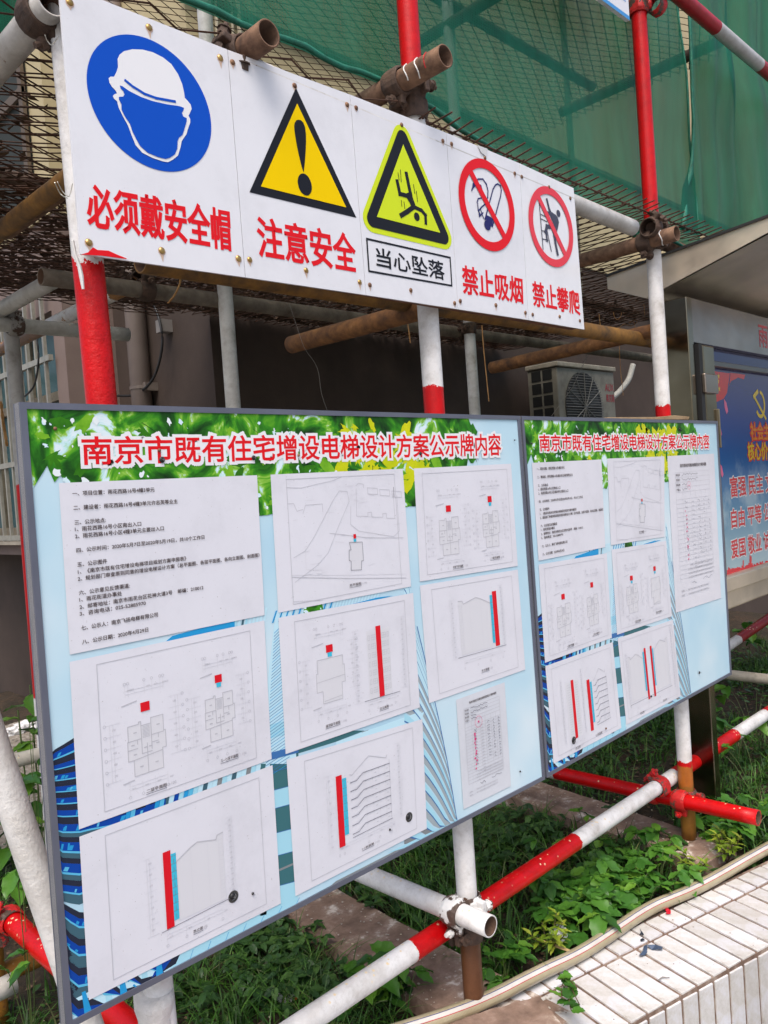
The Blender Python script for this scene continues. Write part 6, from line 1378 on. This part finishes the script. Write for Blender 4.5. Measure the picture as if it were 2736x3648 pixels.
def plk():
    while True:
        x = random.uniform(1.2, 2.8); y = random.uniform(-.15, 1.0)
        if on_plank(x, y): return x, y
flakes(420, 'plank_litter', flat('flake_grey', (.42, .37, .31), .9), 'pale chips and crumbs lying on the muddy planks', .0012, .006, plk, lambda x, y: -1.2475)
# rubble bank by the wall at the lower left
bank = []; bf = []
for j in range(24):
    for i in range(30):
        x = -1.2 + i * .12; y = 1.6 + j * .09
        h = .0 + .10 * max(0, j / 24) + .02 * mnoise.noise(Vector((x * 4, y * 4, 0))) + .012 * mnoise.noise(Vector((x * 22, y * 22, 0)))
        edge = min(1, j / 4, (29 - i) / 4, i / 4); bank.append((x, y, GZ - .03 + (h + .02) * edge))
for j in range(23):
    for i in range(29): a = j * 30 + i; bf.append((a, a + 1, a + 31, a + 30))
o = mesh_obj('gravel_bank', bank, bf, rough_mat('pale_rubble', [(.3, (.10, .085, .07)), (.5, (.30, .26, .21)), (.7, (.50, .46, .41))], 34, .95, 1.0, .01), smooth=True); tag(o, kind='structure')

# ================================================================== SMALL THINGS
def crumple(name, c, r, m, label, cat, sq=.6, seed=1):
    bm = bmesh.new(); bmesh.ops.create_icosphere(bm, subdivisions=3, radius=1)
    for v in bm.verts:
        p = v.co.copy(); k = 1 + .45 * mnoise.noise(p * 2.1 + Vector((seed, 0, 0))) + .22 * mnoise.noise(p * 5 + Vector((0, seed, 0))); v.co = Vector((p.x * k * r, p.y * k * r * .8, p.z * k * r * sq))
    me = bpy.data.meshes.new(name); bm.to_mesh(me); bm.free(); me.materials.append(m); o = link(bpy.data.objects.new(name, me)); o.location = c; return tag(o, label, cat)
tis = rough_mat('tissue_white', [(.3, (.6, .6, .6)), (.7, (.76, .76, .76))], 20, .9, .5, .002)
crumple('crumpled_tissue', at(1992, 3330, Z=-1.235), .026, tis, 'crumpled white tissue among the creeper leaves above the hose', 'tissue', .8, 2)
crumple('crumpled_tissue', at(1990, 3425, Z=-1.235), .022, tis, 'flattened white tissue half under the hose', 'tissue', .4, 5)
crumple('crumpled_wrapper', at(1030, 3545, Z=GZ + .02), .028, tis, 'crumpled white wrapper on the soil at the bottom left', 'litter', .4, 8)
crumple('paper_scrap', at(270, 3640, Z=GZ + .03), .05, tis, 'white paper scrap in the grass under the board corner', 'litter', .3, 11)
for k_i, (x, y) in enumerate(((90, 2585), (150, 2590), (60, 2600))): crumple('plaster_rubble', at(x, y, Z=GZ + .1), .055, tis, ['white plaster lump by the wall, behind the weed stem', 'white plaster lump by the wall, nearest the notice board', 'white plaster lump by the wall, nearest the picture edge'][k_i], 'rubble', .5, 20 + k_i)
a = at(1900, 3340, Z=-1.24); b_ = at(2045, 3392, Z=-1.235)
g = Geo(); d = (b_ - a).normalized(); n_ = Vector((-d.y, d.x, 0)) * .0045; g.v = [a + n_, a - n_, b_ - n_, b_ + n_]; g.v += [v + Vector((0, 0, -.002)) for v in g.v[:4]]; g.f = [(0, 1, 2, 3), (7, 6, 5, 4), (0, 4, 5, 1), (1, 5, 6, 2), (2, 6, 7, 3), (3, 7, 4, 0)]
tag(g.build('wooden_stick', flat('stick_wood', (.55, .38, .18), .6)), 'flat pale wooden stick lying under the small lime shrub', 'stick')
org = flat('scrap_orange', (.62, .20, .03), .6)
for i, (x, y, Z) in enumerate(((975, 3480, GZ + .02), (1055, 3550, GZ + .02))): crumple('orange_scrap', at(x, y, Z=Z), .011, org, ['small orange scrap on the soil left of the wrapper', 'small orange scrap touching the white wrapper'][i], 'litter', .35, 30 + i)
# things on the tiles
def scrap(name, P, m, label, z=-1.248, lift=.004):
    V = []; pts = [at(1936 + x / 2.074, 2948 + y / 2.074, Z=z) for x, y in P]
    for i, p in enumerate(pts): V.append((p.x, p.y, p.z + lift * (.5 + .5 * math.sin(i * 2.3))))
    T = [t for t in tessellate_polygon([[Vector((p.x, p.y, 0)) for p in pts]])]; o = mesh_obj(name, V, T, m); md = o.modifiers.new('s', 'SOLIDIFY'); md.thickness = .0008; return tag(o, label, 'litter')
scrap('red_petal', [(900, 612), (918, 602), (930, 608), (942, 622), (940, 645), (925, 640), (912, 648), (903, 640), (910, 628)], flat('scrap_red', (.60, .01, .03), .5), 'small red petal on the short tiles next to the hose')
scrap('black_scrap', [(712, 752), (725, 775), (742, 790), (738, 802), (722, 800), (708, 795), (722, 785)], flat('scrap_black', (.015, .02, .03), .5), 'small black scrap on the short tiles, upper one')
scrap('black_scrap', [(715, 836), (735, 826), (750, 832), (742, 842), (720, 846)], flat('scrap_black', (.015, .02, .03), .5), 'small black scrap by the tile joint, lower one')
scrap('foil_scrap', [(762, 878), (830, 886), (882, 884), (880, 915), (850, 914), (800, 905), (770, 892), (765, 930), (748, 950), (716, 968), (708, 945), (735, 925), (742, 895)], flat('scrap_blue', (.07, .10, .16), .35, .3), 'torn blue grey foil wrapper on the long tiles', lift=.008)
scrap('twig', [(845, 1130), (880, 1112), (932, 1112), (932, 1116), (882, 1118), (850, 1134)], flat('scrap_twig', (.2, .18, .16), .7), 'short curved grey twig on the long tiles')
spk = Ink(0); V = []; F = []
for _ in range(150):
    u = random.uniform(-.6, 2.2); v = random.uniform(-.18, .06); p = KM @ Vector((u, v, .0014)); s = random.uniform(.0008, .0028); k = len(V)
    for i in range(5): V.append((p.x + s * random.uniform(.6, 1) * math.cos(i * 1.257), p.y + s * random.uniform(.6, 1) * math.sin(i * 1.257), p.z))
    F.append((k, k + 1, k + 2, k + 3, k + 4))
tag(mesh_obj('tile_specks', V, F, flat('speck_brown', (.16, .10, .07), .8)), 'tiny brown specks and crumbs scattered on the white tiles', 'litter', kind='stuff')
# dry bark strips and ties hanging from the deck
bark = rough_mat('orange_bark', [(.3, (.30, .13, .03)), (.7, (.60, .33, .12))], 25, .8, .5, .002)
def strip(P, w, label, Y=.30):
    pts = smooth_pts([at(x, y, Y=Y) for x, y in P], 4); V = []; F = []
    for i, p in enumerate(pts): ww = w * (.5 + .5 * math.sin(i * 1.7) ** 2) + .0008; V += [(p.x - ww, p.y - ww * .5, p.z), (p.x + ww, p.y + ww * .5, p.z)]
    for i in range(len(pts) - 1): F.append((2 * i, 2 * i + 1, 2 * i + 3, 2 * i + 2))
    o = mesh_obj('bark_strip', V, F, bark); md = o.modifiers.new('s', 'SOLIDIFY'); md.thickness = .0015; return tag(o, label, 'bark strip', 'dry strips hanging from the mesh deck')
strip([(1716, 1160), (1722, 1240), (1732, 1340), (1741, 1430)], .0035, 'long straight tan strip hanging left of the air conditioner')
strip([(2204, 1165), (2206, 1240), (2210, 1320), (2216, 1370), (2219, 1408)], .0035, 'orange strip hanging in front of the air conditioner nameplate')
strip([(2133, 1118), (2137, 1150), (2141, 1182)], .0035, 'short straight tan strip below the fifth sign corner')
strip([(2184, 1112), (2190, 1132), (2200, 1139), (2212, 1128), (2215, 1113)], .0022, 'curled U shaped strip under the deck')
strip([(2171, 1168), (2178, 1182), (2186, 1197)], .003, 'short slanting strip beside the U shaped one')
strip([(2293, 1085), (2296, 1122)], .004, 'short orange strip touching the third upright')
strip([(2258, 1145), (2262, 1168), (2264, 1172)], .003, 'tiny orange strip right of the tangled leaves')
strip([(1449, 1135), (1456, 1180), (1461, 1222)], .003, 'thin yellow strip left of the second upright')
strip([(2180, 1172), (2205, 1168), (2225, 1155), (2245, 1162), (2270, 1148), (2262, 1138), (2240, 1150)], .006, 'tangle of dry orange leaves lodged in the mesh')
strip([(2, 1430), (10, 1500), (20, 1560), (24, 1590)], .006, 'orange ribbon hanging in front of the barred window', Y=1.6)
strip([(642, 975), (640, 1010), (622, 1050), (598, 1080)], .0025, 'dry tendril hanging over the muddy back rail', Y=.6)
tag(Geo().tube(smooth_pts([at(x, y, Y=.5) for x, y in ((1030, 1080), (1060, 1170), (1085, 1240), (1130, 1310), (1145, 1400), (1165, 1460))], 4), .0005, 4).build('cobweb_thread', flat('web_grey', (.25, .24, .22), .6)), 'thin cobweb thread hanging from the short rusty transom', 'thread')
tag(Geo().tube([at(2100, 1250, Y=1.2), at(2040, 1380, Y=1.3), at(1965, 1482, Y=1.4)], .0016, 5).build('wire_stay', flat('web_grey', (.25, .24, .22), .6)), 'thin wire running diagonally in front of the air conditioner fan', 'wire')
